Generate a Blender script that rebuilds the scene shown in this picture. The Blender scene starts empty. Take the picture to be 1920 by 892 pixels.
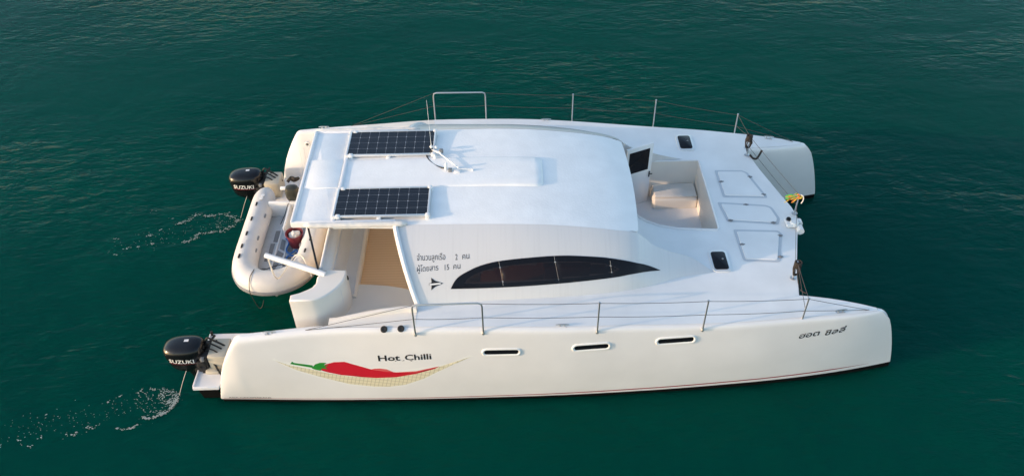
import bpy, bmesh, math, random
from mathutils import Vector, Matrix, noise
from mathutils.bvhtree import BVHTree
from mathutils.geometry import delaunay_2d_cdt

random.seed(7)
S = bpy.context.scene
COL = S.collection

# ------------------------------------------------------------------ camera, world, sun, exposure
cam_d = bpy.data.cameras.new('camera')
cam = bpy.data.objects.new('camera', cam_d); COL.objects.link(cam)
right = Vector((0.99981054, -0.01516254, -0.01220612))
up = Vector((0.01922641, 0.67134759, 0.74089321))
fwd = Vector((0.00303927, 0.74098752, -0.67151192))
M = Matrix((right, up, -fwd)).transposed().to_4x4()
M.translation = Vector((2.6782545, -10.8144422, 10.8044968))
cam.matrix_world = M
cam_d.sensor_width = 36.0
cam_d.lens = 36.0 * 1558.62 / 1920.0
cam_d.clip_end = 5000
S.camera = cam

SUN_EL, SUN_AZ = math.radians(11.8), math.radians(13.5)     # light travels towards +x, a little +y
W = bpy.data.worlds.new('World'); S.world = W; W.use_nodes = True
nt = W.node_tree; bg = nt.nodes['Background']
sky = nt.nodes.new('ShaderNodeTexSky'); sky.sky_type = 'NISHITA'; sky.sun_disc = False
sky.sun_elevation = SUN_EL
sky.sun_rotation = math.atan2(-math.cos(SUN_AZ), -math.sin(SUN_AZ))
sky.air_density = 1.0; sky.dust_density = 1.2; sky.ozone_density = 1.0
nt.links.new(sky.outputs[0], bg.inputs[0]); bg.inputs[1].default_value = 0.15
sd = bpy.data.lights.new('sun', 'SUN'); sd.energy = 2.3; sd.angle = math.radians(0.6); sd.color = (0.68, 0.48, 0.32)
so = bpy.data.objects.new('sun', sd); COL.objects.link(so)
Ld = Vector((math.cos(SUN_EL)*math.cos(SUN_AZ), math.cos(SUN_EL)*math.sin(SUN_AZ), -math.sin(SUN_EL)))
so.rotation_euler = Ld.to_track_quat('-Z', 'Y').to_euler(); so.location = (-20, -8, 12)
S.view_settings.view_transform = 'Standard'; S.view_settings.look = 'None'
S.view_settings.gamma = 1.0; S.view_settings.use_curve_mapping = False
S.view_settings.exposure = 1.36

# ------------------------------------------------------------------ materials
def mat(name, col, rough=0.5, metal=0.0, coat=0.0, bump=None, var=None, spec=0.5):
    m = bpy.data.materials.new(name); m.use_nodes = True
    n = m.node_tree; b = n.nodes['Principled BSDF']
    b.inputs['Base Color'].default_value = (*col, 1); b.inputs['Roughness'].default_value = rough
    b.inputs['Metallic'].default_value = metal; b.inputs['Coat Weight'].default_value = coat
    b.inputs['Coat Roughness'].default_value = 0.08
    b.inputs['Specular IOR Level'].default_value = spec
    tc = n.nodes.new('ShaderNodeTexCoord')
    if var:                                    # (scale, amount): gentle mottling / dirt
        t = n.nodes.new('ShaderNodeTexNoise'); t.inputs['Scale'].default_value = var[0]; t.inputs['Detail'].default_value = 6
        n.links.new(tc.outputs['Object'], t.inputs['Vector'])
        r = n.nodes.new('ShaderNodeMapRange'); r.inputs[1].default_value = 0.3; r.inputs[2].default_value = 0.7
        r.inputs[3].default_value = 1 - var[1]; r.inputs[4].default_value = 1 + var[1] * 0.4
        n.links.new(t.outputs[0], r.inputs[0])
        mx = n.nodes.new('ShaderNodeMix'); mx.data_type = 'RGBA'; mx.blend_type = 'MULTIPLY'; mx.inputs[0].default_value = 1
        mx.inputs[6].default_value = (*col, 1); n.links.new(r.outputs[0], mx.inputs[7])
        n.links.new(mx.outputs[2], b.inputs['Base Color'])
    if bump:                                   # list of (scale, strength, distance)
        prev = None
        for sc, st, ds in bump:
            t = n.nodes.new('ShaderNodeTexNoise'); t.inputs['Scale'].default_value = sc; t.inputs['Detail'].default_value = 4
            n.links.new(tc.outputs['Object'], t.inputs['Vector'])
            bp = n.nodes.new('ShaderNodeBump'); bp.inputs['Strength'].default_value = st; bp.inputs['Distance'].default_value = ds
            n.links.new(t.outputs[0], bp.inputs['Height'])
            if prev: n.links.new(prev.outputs[0], bp.inputs['Normal'])
            prev = bp
        n.links.new(prev.outputs[0], b.inputs['Normal'])
    return m

GEL = mat('white_gelcoat', (.79, .78, .775), .28, coat=.3, var=(1.3, .06))
ROOF = mat('nonskid_roof_paint', (.88, .875, .86), .55, bump=[(28, .24, .012), (70, .22, .006)], var=(3.2, .06))
DECK = mat('nonskid_deck_paint', (.80, .80, .79), .6, bump=[(90, .25, .004)], var=(1.9, .08))
CREAM = mat('cream_moulded_gelcoat', (.80, .745, .67), .4, var=(2.0, .04))
GREYGEL = mat('pale_grey_gelcoat', (.66, .67, .68), .45, var=(2.0, .04))
GROOVE = mat('smooth_grey_border', (.52, .55, .58), .4)
STEEL = mat('stainless_steel', (.60, .60, .60), .42, metal=1.0)
ALU = mat('aluminium_frame', (.78, .78, .77), .35, metal=.6)
WIRE = mat('lifeline_wire', (.06, .048, .043), .5)
BLACK = mat('black_paint', (.006, .006, .007), .25, coat=.15, spec=.35)
BLACKM = mat('black_rubber', (.012, .012, .012), .6)
ANTI = mat('black_antifouling', (.004, .005, .005), .9, spec=.1)
RED = mat('red_stripe', (.30, .015, .025), .4)
INK = mat('black_vinyl', (.012, .011, .012), .45)
WHITEV = mat('white_vinyl', (.80, .80, .78), .4)
REDV = mat('chilli_red_vinyl', (.55, .012, .03), .4)
PINKV = mat('chilli_pink_vinyl', (.66, .12, .12), .4)
GREENV = mat('stalk_green_vinyl', (.025, .25, .035), .4)
TUBE = mat('hypalon_tube', (.61, .60, .585), .5, var=(4, .06), bump=[(14, .12, .01)])
TUBEG = mat('grey_rub_strip', (.24, .25, .26), .6)
FLOORW = mat('dinghy_floor_paint', (.55, .57, .58), .5, var=(6, .10))
CANVAS = mat('white_canvas', (.74, .71, .66), .8, bump=[(16, .4, .015)], var=(5, .08))
PLASTIC = mat('white_plastic', (.78, .78, .77), .35)
BUCK = mat('maroon_plastic', (.16, .022, .03), .5)
BLUE = mat('blue_rope_fibre', (.03, .15, .42), .7)
ROPEK = mat('dark_rope_fibre', (.025, .02, .017), .85, bump=[(80, .8, .01)])
ROPEW = mat('white_rope_fibre', (.66, .63, .56), .85)
WOOD = mat('cabin_joinery', (.22, .09, .05), .5, var=(5, .2))
HATCHG = mat('smoked_acrylic', (.008, .009, .012), .10, spec=.22)
GREYB = mat('grey_composite', (.20, .205, .21), .5)
BEIGEB = mat('beige_bracket_gelcoat', (.52, .47, .37), .5, var=(6, .08))

# smoked window glass: dark, glossy, a little see-through
GLASS = bpy.data.materials.new('smoked_glass'); GLASS.use_nodes = True
n = GLASS.node_tree; b = n.nodes['Principled BSDF']; b.inputs['Base Color'].default_value = (.010, .011, .015, 1)
b.inputs['Roughness'].default_value = .06; b.inputs['Specular IOR Level'].default_value = .25
tr = n.nodes.new('ShaderNodeBsdfTransparent'); tr.inputs[0].default_value = (.62, .50, .46, 1)
mxs = n.nodes.new('ShaderNodeMixShader'); mxs.inputs[0].default_value = .22
n.links.new(b.outputs[0], mxs.inputs[1]); n.links.new(tr.outputs[0], mxs.inputs[2])
n.links.new(mxs.outputs[0], n.nodes['Material Output'].inputs[0])

# gelcoat side with rain-run streaks
STREAK = bpy.data.materials.new('streaked_white_gelcoat'); STREAK.use_nodes = True
n = STREAK.node_tree; b = n.nodes['Principled BSDF']; b.inputs['Roughness'].default_value = .3; b.inputs['Coat Weight'].default_value = .3
tc = n.nodes.new('ShaderNodeTexCoord'); mp = n.nodes.new('ShaderNodeMapping'); mp.inputs['Scale'].default_value = (14, .55, .55)
t = n.nodes.new('ShaderNodeTexNoise'); t.inputs['Scale'].default_value = 1.6; t.inputs['Detail'].default_value = 5
n.links.new(tc.outputs['Object'], mp.inputs[0]); n.links.new(mp.outputs[0], t.inputs['Vector'])
r = n.nodes.new('ShaderNodeValToRGB'); r.color_ramp.elements[0].position = .33; r.color_ramp.elements[1].position = .5
r.color_ramp.elements[0].color = (.635, .625, .615, 1); r.color_ramp.elements[1].color = (.66, .65, .64, 1)
n.links.new(t.outputs[0], r.inputs[0]); n.links.new(r.outputs[0], b.inputs['Base Color'])

# teak-look decking with dark caulking lines (planks run across the boat)
TEAK = bpy.data.materials.new('teak_decking'); TEAK.use_nodes = True
n = TEAK.node_tree; b = n.nodes['Principled BSDF']; b.inputs['Roughness'].default_value = .6
tc = n.nodes.new('ShaderNodeTexCoord'); wv = n.nodes.new('ShaderNodeTexWave'); wv.bands_direction = 'Y'
wv.inputs['Scale'].default_value = 5.2; wv.inputs['Distortion'].default_value = 0
n.links.new(tc.outputs['Object'], wv.inputs['Vector'])
r = n.nodes.new('ShaderNodeValToRGB'); r.color_ramp.elements[0].position = .02; r.color_ramp.elements[1].position = .12
r.color_ramp.elements[0].color = (.66, .43, .24, 1); r.color_ramp.elements[1].color = (.78, .53, .31, 1)
n.links.new(wv.outputs[0], r.inputs[0]); n.links.new(r.outputs[0], b.inputs['Base Color'])

# photovoltaic cells: 9 x 4 cells, pale grid lines, little diamonds at the crossings
PV = bpy.data.materials.new('photovoltaic_cells'); PV.use_nodes = True
n = PV.node_tree; b = n.nodes['Principled BSDF']; b.inputs['Roughness'].default_value = .13
uv = n.nodes.new('ShaderNodeUVMap'); uv.uv_map = 'UVMap'
sx = n.nodes.new('ShaderNodeSeparateXYZ'); n.links.new(uv.outputs[0], sx.inputs[0])
def mth(op, a, bb=None, cc=None):
    k = n.nodes.new('ShaderNodeMath'); k.operation = op
    for i, v in enumerate((a, bb, cc)):
        if v is None: continue
        if isinstance(v, (int, float)): k.inputs[i].default_value = v
        else: n.links.new(v, k.inputs[i])
    return k.outputs[0]
fu = mth('ABSOLUTE', mth('SUBTRACT', mth('FRACT', mth('MULTIPLY', sx.outputs[0], 9)), .5))
fv = mth('ABSOLUTE', mth('SUBTRACT', mth('FRACT', mth('MULTIPLY', sx.outputs[1], 4)), .5))
line = mth('MULTIPLY', mth('MAXIMUM', mth('GREATER_THAN', fu, .486), mth('GREATER_THAN', fv, .486)), .32)
dia = mth('MULTIPLY', mth('GREATER_THAN', mth('ADD', fu, fv), .925), .7)
bus = mth('MULTIPLY', mth('GREATER_THAN', mth('ABSOLUTE', mth('SUBTRACT', mth('FRACT', mth('MULTIPLY', sx.outputs[1], 16)), .5)), .44), .06)
fac = mth('MINIMUM', mth('MAXIMUM', mth('MAXIMUM', line, dia), bus), 1.0)
mx = n.nodes.new('ShaderNodeMix'); mx.data_type = 'RGBA'; n.links.new(fac, mx.inputs[0])
mx.inputs[6].default_value = (.006, .007, .012, 1); mx.inputs[7].default_value = (.62, .64, .68, 1)
n.links.new(mx.outputs[2], b.inputs['Base Color'])

# hammock netting: beige with a diagonal dark grid
NET = bpy.data.materials.new('hammock_net_vinyl'); NET.use_nodes = True
n = NET.node_tree; b = n.nodes['Principled BSDF']; b.inputs['Roughness'].default_value = .5
uv = n.nodes.new('ShaderNodeUVMap'); uv.uv_map = 'UVMap'
sx = n.nodes.new('ShaderNodeSeparateXYZ'); n.links.new(uv.outputs[0], sx.inputs[0])
a1 = mth('ADD', mth('MULTIPLY', sx.outputs[0], 48), mth('MULTIPLY', sx.outputs[1], -3.0))
a2 = mth('ADD', mth('MULTIPLY', sx.outputs[1], 9.0), mth('MULTIPLY', sx.outputs[0], 7.0))
g = mth('MAXIMUM', mth('GREATER_THAN', mth('ABSOLUTE', mth('SUBTRACT', mth('FRACT', a1), .5)), .44),
        mth('GREATER_THAN', mth('ABSOLUTE', mth('SUBTRACT', mth('FRACT', a2), .5)), .45))
mx = n.nodes.new('ShaderNodeMix'); mx.data_type = 'RGBA'; n.links.new(mth('MULTIPLY', g, .75), mx.inputs[0])
mx.inputs[6].default_value = (.72, .66, .48, 1); mx.inputs[7].default_value = (.36, .31, .20, 1)
n.links.new(mx.outputs[2], b.inputs['Base Color'])

# sea water: murky green body, clear rippled surface
WATER = bpy.data.materials.new('sea_water'); WATER.use_nodes = True
n = WATER.node_tree; b = n.nodes['Principled BSDF']
b.inputs['Roughness'].default_value = .07; b.inputs['IOR'].default_value = 1.333
tc = n.nodes.new('ShaderNodeTexCoord')
t = n.nodes.new('ShaderNodeTexNoise'); t.inputs['Scale'].default_value = .12; t.inputs['Detail'].default_value = 3
n.links.new(tc.outputs['Object'], t.inputs['Vector'])
r = n.nodes.new('ShaderNodeValToRGB'); r.color_ramp.elements[0].position = .3; r.color_ramp.elements[1].position = .72
r.color_ramp.elements[0].color = (.0003, .0450, .0320, 1); r.color_ramp.elements[1].color = (.0004, .0560, .0400, 1)
n.links.new(t.outputs[0], r.inputs[0]); n.links.new(r.outputs[0], b.inputs['Base Color'])
b.inputs['Specular IOR Level'].default_value = .07
b.inputs['Specular Tint'].default_value = (.20, .80, .80, 1)
b.inputs['Subsurface Weight'].default_value = 1.0; b.inputs['Subsurface Radius'].default_value = (.35, 1.0, .9); b.inputs['Subsurface Scale'].default_value = 1.3
# cat's-paws: the small ripples come and go in patches
pt_ = n.nodes.new('ShaderNodeTexNoise'); pt_.inputs['Scale'].default_value = .16; pt_.inputs['Detail'].default_value = 4
pm_ = n.nodes.new('ShaderNodeMapping'); pm_.inputs['Scale'].default_value = (.6, 1.5, 1); pm_.inputs['Rotation'].default_value = (0, 0, .25)
n.links.new(tc.outputs['Object'], pm_.inputs[0]); n.links.new(pm_.outputs[0], pt_.inputs['Vector'])
pr_ = n.nodes.new('ShaderNodeMapRange'); pr_.inputs[1].default_value = .40; pr_.inputs[2].default_value = .66; pr_.inputs[3].default_value = .2; pr_.inputs[4].default_value = 2.0
n.links.new(pt_.outputs[0], pr_.inputs[0])
prev = None
for sc, st, ds, stretch, rot, patchy in ((.5, .5, .10, (1, 1.6, 1), .5, 0), (1.5, .6, .05, (1, 2.2, 1), -.35, 1), (1.9, .5, .035, (1, 2.4, 1), .45, 1), (5.0, .6, .016, (1, 2.2, 1), .1, 1), (13., .5, .005, (1, 1.6, 1), -.2, 1)):
    mp = n.nodes.new('ShaderNodeMapping'); mp.inputs['Scale'].default_value = stretch; mp.inputs['Rotation'].default_value = (0, 0, rot)
    t = n.nodes.new('ShaderNodeTexNoise'); t.inputs['Scale'].default_value = sc; t.inputs['Detail'].default_value = 3; t.inputs['Distortion'].default_value = .5
    n.links.new(tc.outputs['Object'], mp.inputs[0]); n.links.new(mp.outputs[0], t.inputs['Vector'])
    bp = n.nodes.new('ShaderNodeBump'); bp.inputs['Strength'].default_value = st; bp.inputs['Distance'].default_value = ds
    if patchy: n.links.new(mth('MULTIPLY', pr_.outputs[0], st), bp.inputs['Strength'])
    n.links.new(t.outputs[0], bp.inputs['Height'])
    if prev: n.links.new(prev.outputs[0], bp.inputs['Normal'])
    prev = bp
n.links.new(prev.outputs[0], b.inputs['Normal'])

FOAM = mat('sea_foam', (.32, .37, .33), .7)

# ------------------------------------------------------------------ mesh helpers
def link(name, me, m, parent=None, smooth=True):
    o = bpy.data.objects.new(name, me); COL.objects.link(o)
    if m: me.materials.append(m)
    if smooth:
        for p in me.polygons: p.use_smooth = True
    if parent is not None: o.parent = parent
    return o
def mesh(name, v, f, m, parent=None, smooth=True, sharp=None):
    me = bpy.data.meshes.new(name); me.from_pydata([tuple(p) for p in v], [], f); me.update()
    o = link(name, me, m, parent, smooth)
    if sharp and smooth: me.set_sharp_from_angle(angle=math.radians(sharp))
    return o
def empty(name, loc, label, cat, group=None):
    o = bpy.data.objects.new(name, None); COL.objects.link(o); o.location = loc; o.empty_display_size = .2
    tag(o, label, cat, group); return o
def tag(o, label=None, cat=None, group=None, kind=None):
    if label: o['label'] = label
    if cat: o['category'] = cat
    if group: o['group'] = group
    if kind: o['kind'] = kind
    return o
class MB:
    """collects pieces of ONE part"""
    def __init__(s): s.v, s.f = [], []
    def add(s, v, f):
        k = len(s.v); s.v += [Vector(p) for p in v]; s.f += [tuple(i + k for i in q) for q in f]; return s
    def box(s, a, b_, bev=0.0):
        bm = bmesh.new(); bmesh.ops.create_cube(bm, size=1)
        a, b_ = Vector(a), Vector(b_)
        for v in bm.verts: v.co = Vector((a[i] + (v.co[i] + .5) * (b_[i] - a[i]) for i in range(3)))
        return s.bm(bm, bev)
    def prism(s, poly, z0, z1, bev=0.0, seg=2):
        bm = bmesh.new(); vs = [bm.verts.new((p[0], p[1], z1)) for p in poly]
        fc = bm.faces.new(vs); bm.normal_update()
        if fc.normal.z < 0: fc.normal_flip()
        e = bmesh.ops.extrude_face_region(bm, geom=[fc])
        for g in e['geom']:
            if isinstance(g, bmesh.types.BMVert): g.co.z = z0
        bmesh.ops.recalc_face_normals(bm, faces=bm.faces)
        return s.bm(bm, bev, seg)
    def slab(s, poly, z0, z1, bev=.02):
        ins = lambda d: [Vector(p) for p in inset(poly, d)]
        A = sum(poly[i][0]*poly[(i+1) % len(poly)][1]-poly[(i+1) % len(poly)][0]*poly[i][1] for i in range(len(poly)))
        base = [Vector(p[:2]) for p in (poly if A > 0 else poly[::-1])]
        rings = [[(p.x, p.y, z0) for p in base]]
        for a in (0, 30, 60, 90):
            d, h = bev*(1-math.cos(math.radians(a))), bev*(1-math.sin(math.radians(a)))
            rings.append([(p.x, p.y, z1-h) for p in (ins(d) if d > 1e-6 else base)])
        s.loft([[Vector(p) for p in r_] for r_ in rings], True, False)
        v, f = fill([(p[0], p[1]) for p in rings[-1]]); return s.add([(p.x, p.y, z1) for p in v], f)
    def bm(s, bm, bev=0.0, seg=2):
        if bev:
            es = [e for e in bm.edges if len(e.link_faces) == 2 and e.calc_face_angle(0) > .5]
            bmesh.ops.bevel(bm, geom=es, offset=bev, segments=seg, profile=.5, affect='EDGES', clamp_overlap=True)
        bm.verts.ensure_lookup_table(); bm.verts.index_update()
        s.add([v.co.copy() for v in bm.verts], [tuple(v.index for v in f.verts) for f in bm.faces]); bm.free(); return s
    def tube(s, pts, r, seg=8, cap=True):
        pts = [Vector(p) for p in pts]; rs = r if isinstance(r, (list, tuple)) else [r] * len(pts)
        rings = []; nrm = None
        for i, p in enumerate(pts):
            d = (pts[min(i + 1, len(pts) - 1)] - pts[max(i - 1, 0)]).normalized()
            if nrm is None:
                nrm = Vector((0, 0, 1)) if abs(d.z) < .9 else Vector((1, 0, 0))
            nrm = (nrm - d * nrm.dot(d)).normalized(); bi = d.cross(nrm)
            rings.append([p + (nrm * math.cos(2 * math.pi * k / seg) + bi * math.sin(2 * math.pi * k / seg)) * rs[i] for k in range(seg)])
        return s.loft(rings, True, cap)
    def loft(s, rings, closed=True, cap=True):
        m_ = len(rings[0]); v = [p for r_ in rings for p in r_]; f = []
        for i in range(len(rings) - 1):
            for k in range(m_ if closed else m_ - 1):
                k2 = (k + 1) % m_
                f.append((i * m_ + k, i * m_ + k2, (i + 1) * m_ + k2, (i + 1) * m_ + k))
        if cap and closed:
            f.append(tuple(range(m_ - 1, -1, -1))); f.append(tuple((len(rings) - 1) * m_ + k for k in range(m_)))
        return s.add(v, f)
    def lathe(s, prof, c, seg=16, axis='z'):
        rings = []
        for r_, h in prof:
            ring = []
            for k in range(seg):
                a = 2 * math.pi * k / seg; q = (math.cos(a) * r_, math.sin(a) * r_, h)
                if axis == 'y': q = (q[0], q[2], -q[1])
                if axis == 'x': q = (q[2], q[0], q[1])
                ring.append(Vector(q) + Vector(c))
            rings.append(ring)
        return s.loft(rings)
    def xf(s, m):
        s.v = [m @ p for p in s.v]; return s
    def build(s, name, m, parent=None, smooth=True, sharp=40, off=None):
        v = s.v if off is None else [p - Vector(off) for p in s.v]
        bm = bmesh.new(); vs = [bm.verts.new(p) for p in v]
        for q in s.f:
            try: bm.faces.new([vs[i] for i in q])
            except ValueError: pass
        bmesh.ops.recalc_face_normals(bm, faces=bm.faces)
        me = bpy.data.meshes.new(name); bm.to_mesh(me); bm.free()
        o = link(name, me, m, parent, smooth)
        if smooth: me.set_sharp_from_angle(angle=math.radians(sharp))
        return o
def curve(xs, ys):
    """monotone cubic through the points"""
    n_ = len(xs); d = [(ys[i+1]-ys[i])/(xs[i+1]-xs[i]) for i in range(n_-1)]
    m_ = [d[0]] + [0 if d[i-1]*d[i] <= 0 else 2*d[i-1]*d[i]/(d[i-1]+d[i]) for i in range(1, n_-1)] + [d[-1]]
    def f(x):
        if x <= xs[0]: return ys[0]
        if x >= xs[-1]: return ys[-1]
        i = max(k for k in range(n_-1) if xs[k] <= x); h = xs[i+1]-xs[i]; t_ = (x-xs[i])/h
        return ((1+2*t_)*(1-t_)**2*ys[i] + t_*(1-t_)**2*h*m_[i] + t_*t_*(3-2*t_)*ys[i+1] + t_*t_*(t_-1)*h*m_[i+1])
    return f
def smooth_path(pts, sub=6):
    """Catmull-Rom through 2-D or 3-D points"""
    P = [Vector(p) for p in pts]; out = []
    for i in range(len(P)-1):
        a, b_, c_, d = P[max(i-1, 0)], P[i], P[i+1], P[min(i+2, len(P)-1)]
        for k in range(sub):
            t_ = k/sub
            out.append(.5*((2*b_)+(c_-a)*t_+(2*a-5*b_+4*c_-d)*t_*t_+(3*b_-a-3*c_+d)*t_**3))
    out.append(P[-1]); return out
def inside(p, poly):
    c_ = False; j = len(poly)-1
    for i in range(len(poly)):
        if (poly[i][1] > p[1]) != (poly[j][1] > p[1]) and p[0] < (poly[j][0]-poly[i][0])*(p[1]-poly[i][1])/(poly[j][1]-poly[i][1])+poly[i][0]: c_ = not c_
        j = i
    return c_
def fill(outer, holes=(), grid=None):
    """triangulate a polygon with holes (2-D); returns (pts, tris)"""
    pts, ed = [], []
    for lp in (outer, *holes):
        k = len(pts); pts += [Vector(p[:2]) for p in lp]; ed += [(k+i, k+(i+1) % len(lp)) for i in range(len(lp))]
    if grid:
        x0, x1 = min(p.x for p in pts), max(p.x for p in pts); y0, y1 = min(p.y for p in pts), max(p.y for p in pts)
        x = x0 + grid*.5
        while x < x1:
            y = y0 + grid*.5
            while y < y1:
                if inside((x, y), outer) and not any(inside((x, y), h) for h in holes): pts.append(Vector((x, y)))
                y += grid
            x += grid
    v, e, f, *_ = delaunay_2d_cdt(pts, ed, [], 0, 1e-5)
    tr_ = []
    for q in f:
        c_ = sum((v[i] for i in q), Vector((0, 0)))/len(q)
        if inside(c_, outer) and not any(inside(c_, h) for h in holes): tr_.append(tuple(q))
    return v, tr_
def rrect(cx, cy, w, h, r_, seg=4):
    out = []
    for sx_, sy_, a0 in ((1, 1, 0), (-1, 1, 90), (-1, -1, 180), (1, -1, 270)):
        for k in range(seg+1):
            a = math.radians(a0 + 90*k/seg); out.append((cx+sx_*(w/2-r_)+r_*math.cos(a), cy+sy_*(h/2-r_)+r_*math.sin(a)))
    return out
def inset(poly, d):
    """inset a convex counter-clockwise polygon"""
    A = sum(poly[i][0]*poly[(i+1) % len(poly)][1]-poly[(i+1) % len(poly)][0]*poly[i][1] for i in range(len(poly)))
    if A < 0: poly = poly[::-1]
    N = len(poly); out = []
    for i in range(N):
        p0, p1, p2 = Vector(poly[i-1][:2]), Vector(poly[i][:2]), Vector(poly[(i+1) % N][:2])
        a, b_ = (p1-p0).normalized(), (p2-p1).normalized(); na, nb = Vector((-a.y, a.x)), Vector((-b_.y, b_.x))
        k = (na+nb).normalized(); out.append(p1 + k*(d/max(.35, k.dot(na))))
    return [tuple(p) for p in out]
def roundpoly(poly, r_, seg=4):
    out = []; N = len(poly)
    for i in range(N):
        p0, p1, p2 = Vector(poly[i-1][:2]), Vector(poly[i][:2]), Vector(poly[(i+1) % N][:2])
        a, c_ = p1+(p0-p1).normalized()*r_, p1+(p2-p1).normalized()*r_
        for k in range(seg+1):
            t_ = k/seg; out.append(tuple(a*(1-t_)**2+p1*2*t_*(1-t_)+c_*t_*t_))
    return out
def bvh_of(*objs):
    v, f = [], []
    for o in objs:
        k = len(v); v += [o.matrix_world @ p.co for p in o.data.vertices]; f += [tuple(i+k for i in p.vertices) for p in o.data.polygons]
    return BVHTree.FromPolygons(v, f)
def drop_y(bvh, x, z, side=-1, lift=.004):
    h = bvh.ray_cast(Vector((x, side*6, z)), Vector((0, -side, 0)))
    if h[0] is None: return None
    nn = h[1] if h[1].y*side > 0 else -h[1]
    return h[0] + nn*lift
def drop_z(bvh, x, y, lift=.004):
    h = bvh.ray_cast(Vector((x, y, 8)), Vector((0, 0, -1)))
    if h[0] is None: return None
    return h[0] + (h[1] if h[1].z > 0 else -h[1])*lift
def decal(name, outer, holes, bvh, m, parent, lift=.004, grid=.06, side=-1, thick=None):
    """a thin film with the given (x, z) outline lying on a hull or cabin side"""
    v, tr_ = fill(outer, holes, grid)
    P = [drop_y(bvh, p.x, p.y, side, lift) for p in v]
    P = [p if p is not None else Vector((q.x, side*2.6, q.y)) for p, q in zip(P, v)]
    return mesh(name, P, tr_, m, parent)
def text_shape(body, bold=0.0):
    c_ = bpy.data.curves.new('lettering', 'FONT'); c_.body = body; c_.resolution_u = 2; c_.offset = bold
    o = bpy.data.objects.new('lettering', c_); COL.objects.link(o)
    me = bpy.data.meshes.new_from_object(o.evaluated_get(bpy.context.evaluated_depsgraph_get()))
    v = [(p.co.x, p.co.y) for p in me.vertices]; f = [tuple(p.vertices) for p in me.polygons]
    bpy.data.objects.remove(o); bpy.data.curves.remove(c_); bpy.data.meshes.remove(me)
    x0 = min(p[0] for p in v); x1 = max(p[0] for p in v)
    return [((p[0]-x0)/(x1-x0), p[1]) for p in v], f, x1-x0      # x scaled to 0..1
def lettering(body, A, B, cap, bvh, m, parent, side=-1, shear=0.0, bold=0.0, lift=.0018, split=None):
    """text from A to B in (x, z), cap height given in z"""
    v, f, w = text_shape(body, bold); A, B = Vector(A), Vector(B); U = B-A
    P = []
    for tx, ty in v:
        q = A + U*tx; z = q.y + ty/.7*cap; x = q.x + ty/.7*cap*shear
        P.append(drop_y(bvh, x, z, side, lift) or Vector((x, side*2.6, z)))
    o = mesh('lettering', P, f, m, parent, smooth=False)
    return o

# ------------------------------------------------------------------ water
wb = MB(); R_ = 3000
wb.add([(-R_, -R_, 0), (R_, -R_, 0), (R_, R_, 0), (-R_, R_, 0)], [(0, 1, 2, 3)])
water = wb.build('water', WATER); tag(water, 'calm green sea with small ripples', 'water', kind='structure')

# ------------------------------------------------------------------ the catamaran
CAT = empty('catamaran', (0, 0, 0), 'white power catamaran with two solar panels on its roof and two black outboards', 'catamaran')
zc = curve([-1.42, 0, 1.3, 2.3, 3.9, 5.5, 7.07, 8.27], [1.53, 1.655, 1.70, 1.69, 1.625, 1.52, 1.445, 1.35])     # deck edge height
oc = curve([-2.0, -1.4, 0, 1.3, 3.0, 4.57, 6.1, 7.0, 7.88, 8.27], [2.64, 2.645, 2.61, 2.66, 2.675, 2.60, 2.50, 2.39, 2.275, 2.19])
oba = curve([-2.0, 0, 1.3, 3, 4.7, 6.45, 7.2, 7.8, 8.4, 8.86], [2.66, 2.73, 2.745, 2.735, 2.68, 2.56, 2.48, 2.395, 2.285, 2.185])   # lower edge of the white topside
def ob(x): return oba(x + max(0, (x-6.6)/1.67)**2.2*.585)
zb = curve([-2.0, 3, 6.4, 8.3], [.09, .10, .115, .10])
oi = curve([7.0, 7.15, 7.6, 8.0, 8.27], [1.92, 1.94, 1.99, 2.07, 2.15])
ztop = curve([-1.95, -1.94, -1.86, -1.75, -1.6, -1.47, -1.42, -1.36, -1.2, -.9], [.13, .17, .52, .87, 1.20, 1.43, 1.50, 1.535, 1.56, 1.58])
stem = curve([.05, .09, .44, .7, 1.02, 1.205, 1.317, 1.36], [.60, .595, .515, .44, .33, .24, .13, 0.0])
HC = 2.165
def wbow(x): t_ = max(0, (x-6.6)/(8.27-6.6)); return t_**2.2
def ztopf(x): return min(zc(x), ztop(x)) if x < -.9 else zc(x)
def pt(s, x, o, z):
    # rake the bow: lower points reach further forward
    zz = z + (1.35-zc(x))*(z/1.4)
    return Vector((x + wbow(x)*stem(zz), s*o, z))
def outer_prof(x):
    zt, lo = ztopf(x), zb(x); h = zt-lo; k = min(1, h/1.3)*(1-.8*wbow(x))
    c_, o_ = oc(x), ob(x)
    c_ = o_ + (c_-o_)*max(0, min(1, h/1.4))
    pr = [(c_, zt), (c_+.022*k, zt-.006*k), (c_+.045*k, zt-.022*k), (c_+.062*k, zt-.05*k), (c_+.072*k, zt-.09*k), (c_+.078*k, zt-.15*k)]
    ax, az = pr[-1]
    for i in range(1, 9):
        t_ = i/8; bul = .045*math.sin(math.pi*t_)*k*(1-.9*wbow(x))
        pr.append((ax+(o_-ax)*t_+bul, az+(lo-az)*t_))
    return pr
def inner_prof(x):
    lo = zb(x); zt = zc(x); o_ = 2*HC-ob(x)
    if x >= 7.0:
        c_ = oi(x); k = 1-.8*wbow(x)
        pr = [(c_, zt), (c_-.02*k, zt-.008), (c_-.04*k, zt-.025), (c_-.055*k, zt-.06), (c_-.06*k, zt-.11), (c_-.06*k, zt-.16)]
    else:
        top = .41 if x < -.6 else .95
        pr = [(o_+.02, top-.0*i) for i in range(1)] + [(o_+.018, top-.01*i) for i in range(1, 6)]
    ax, az = pr[-1]
    for i in range(1, 9):
        t_ = i/8; pr.append((ax+(o_-ax)*t_, az+(lo-az)*t_))
    return pr
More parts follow.
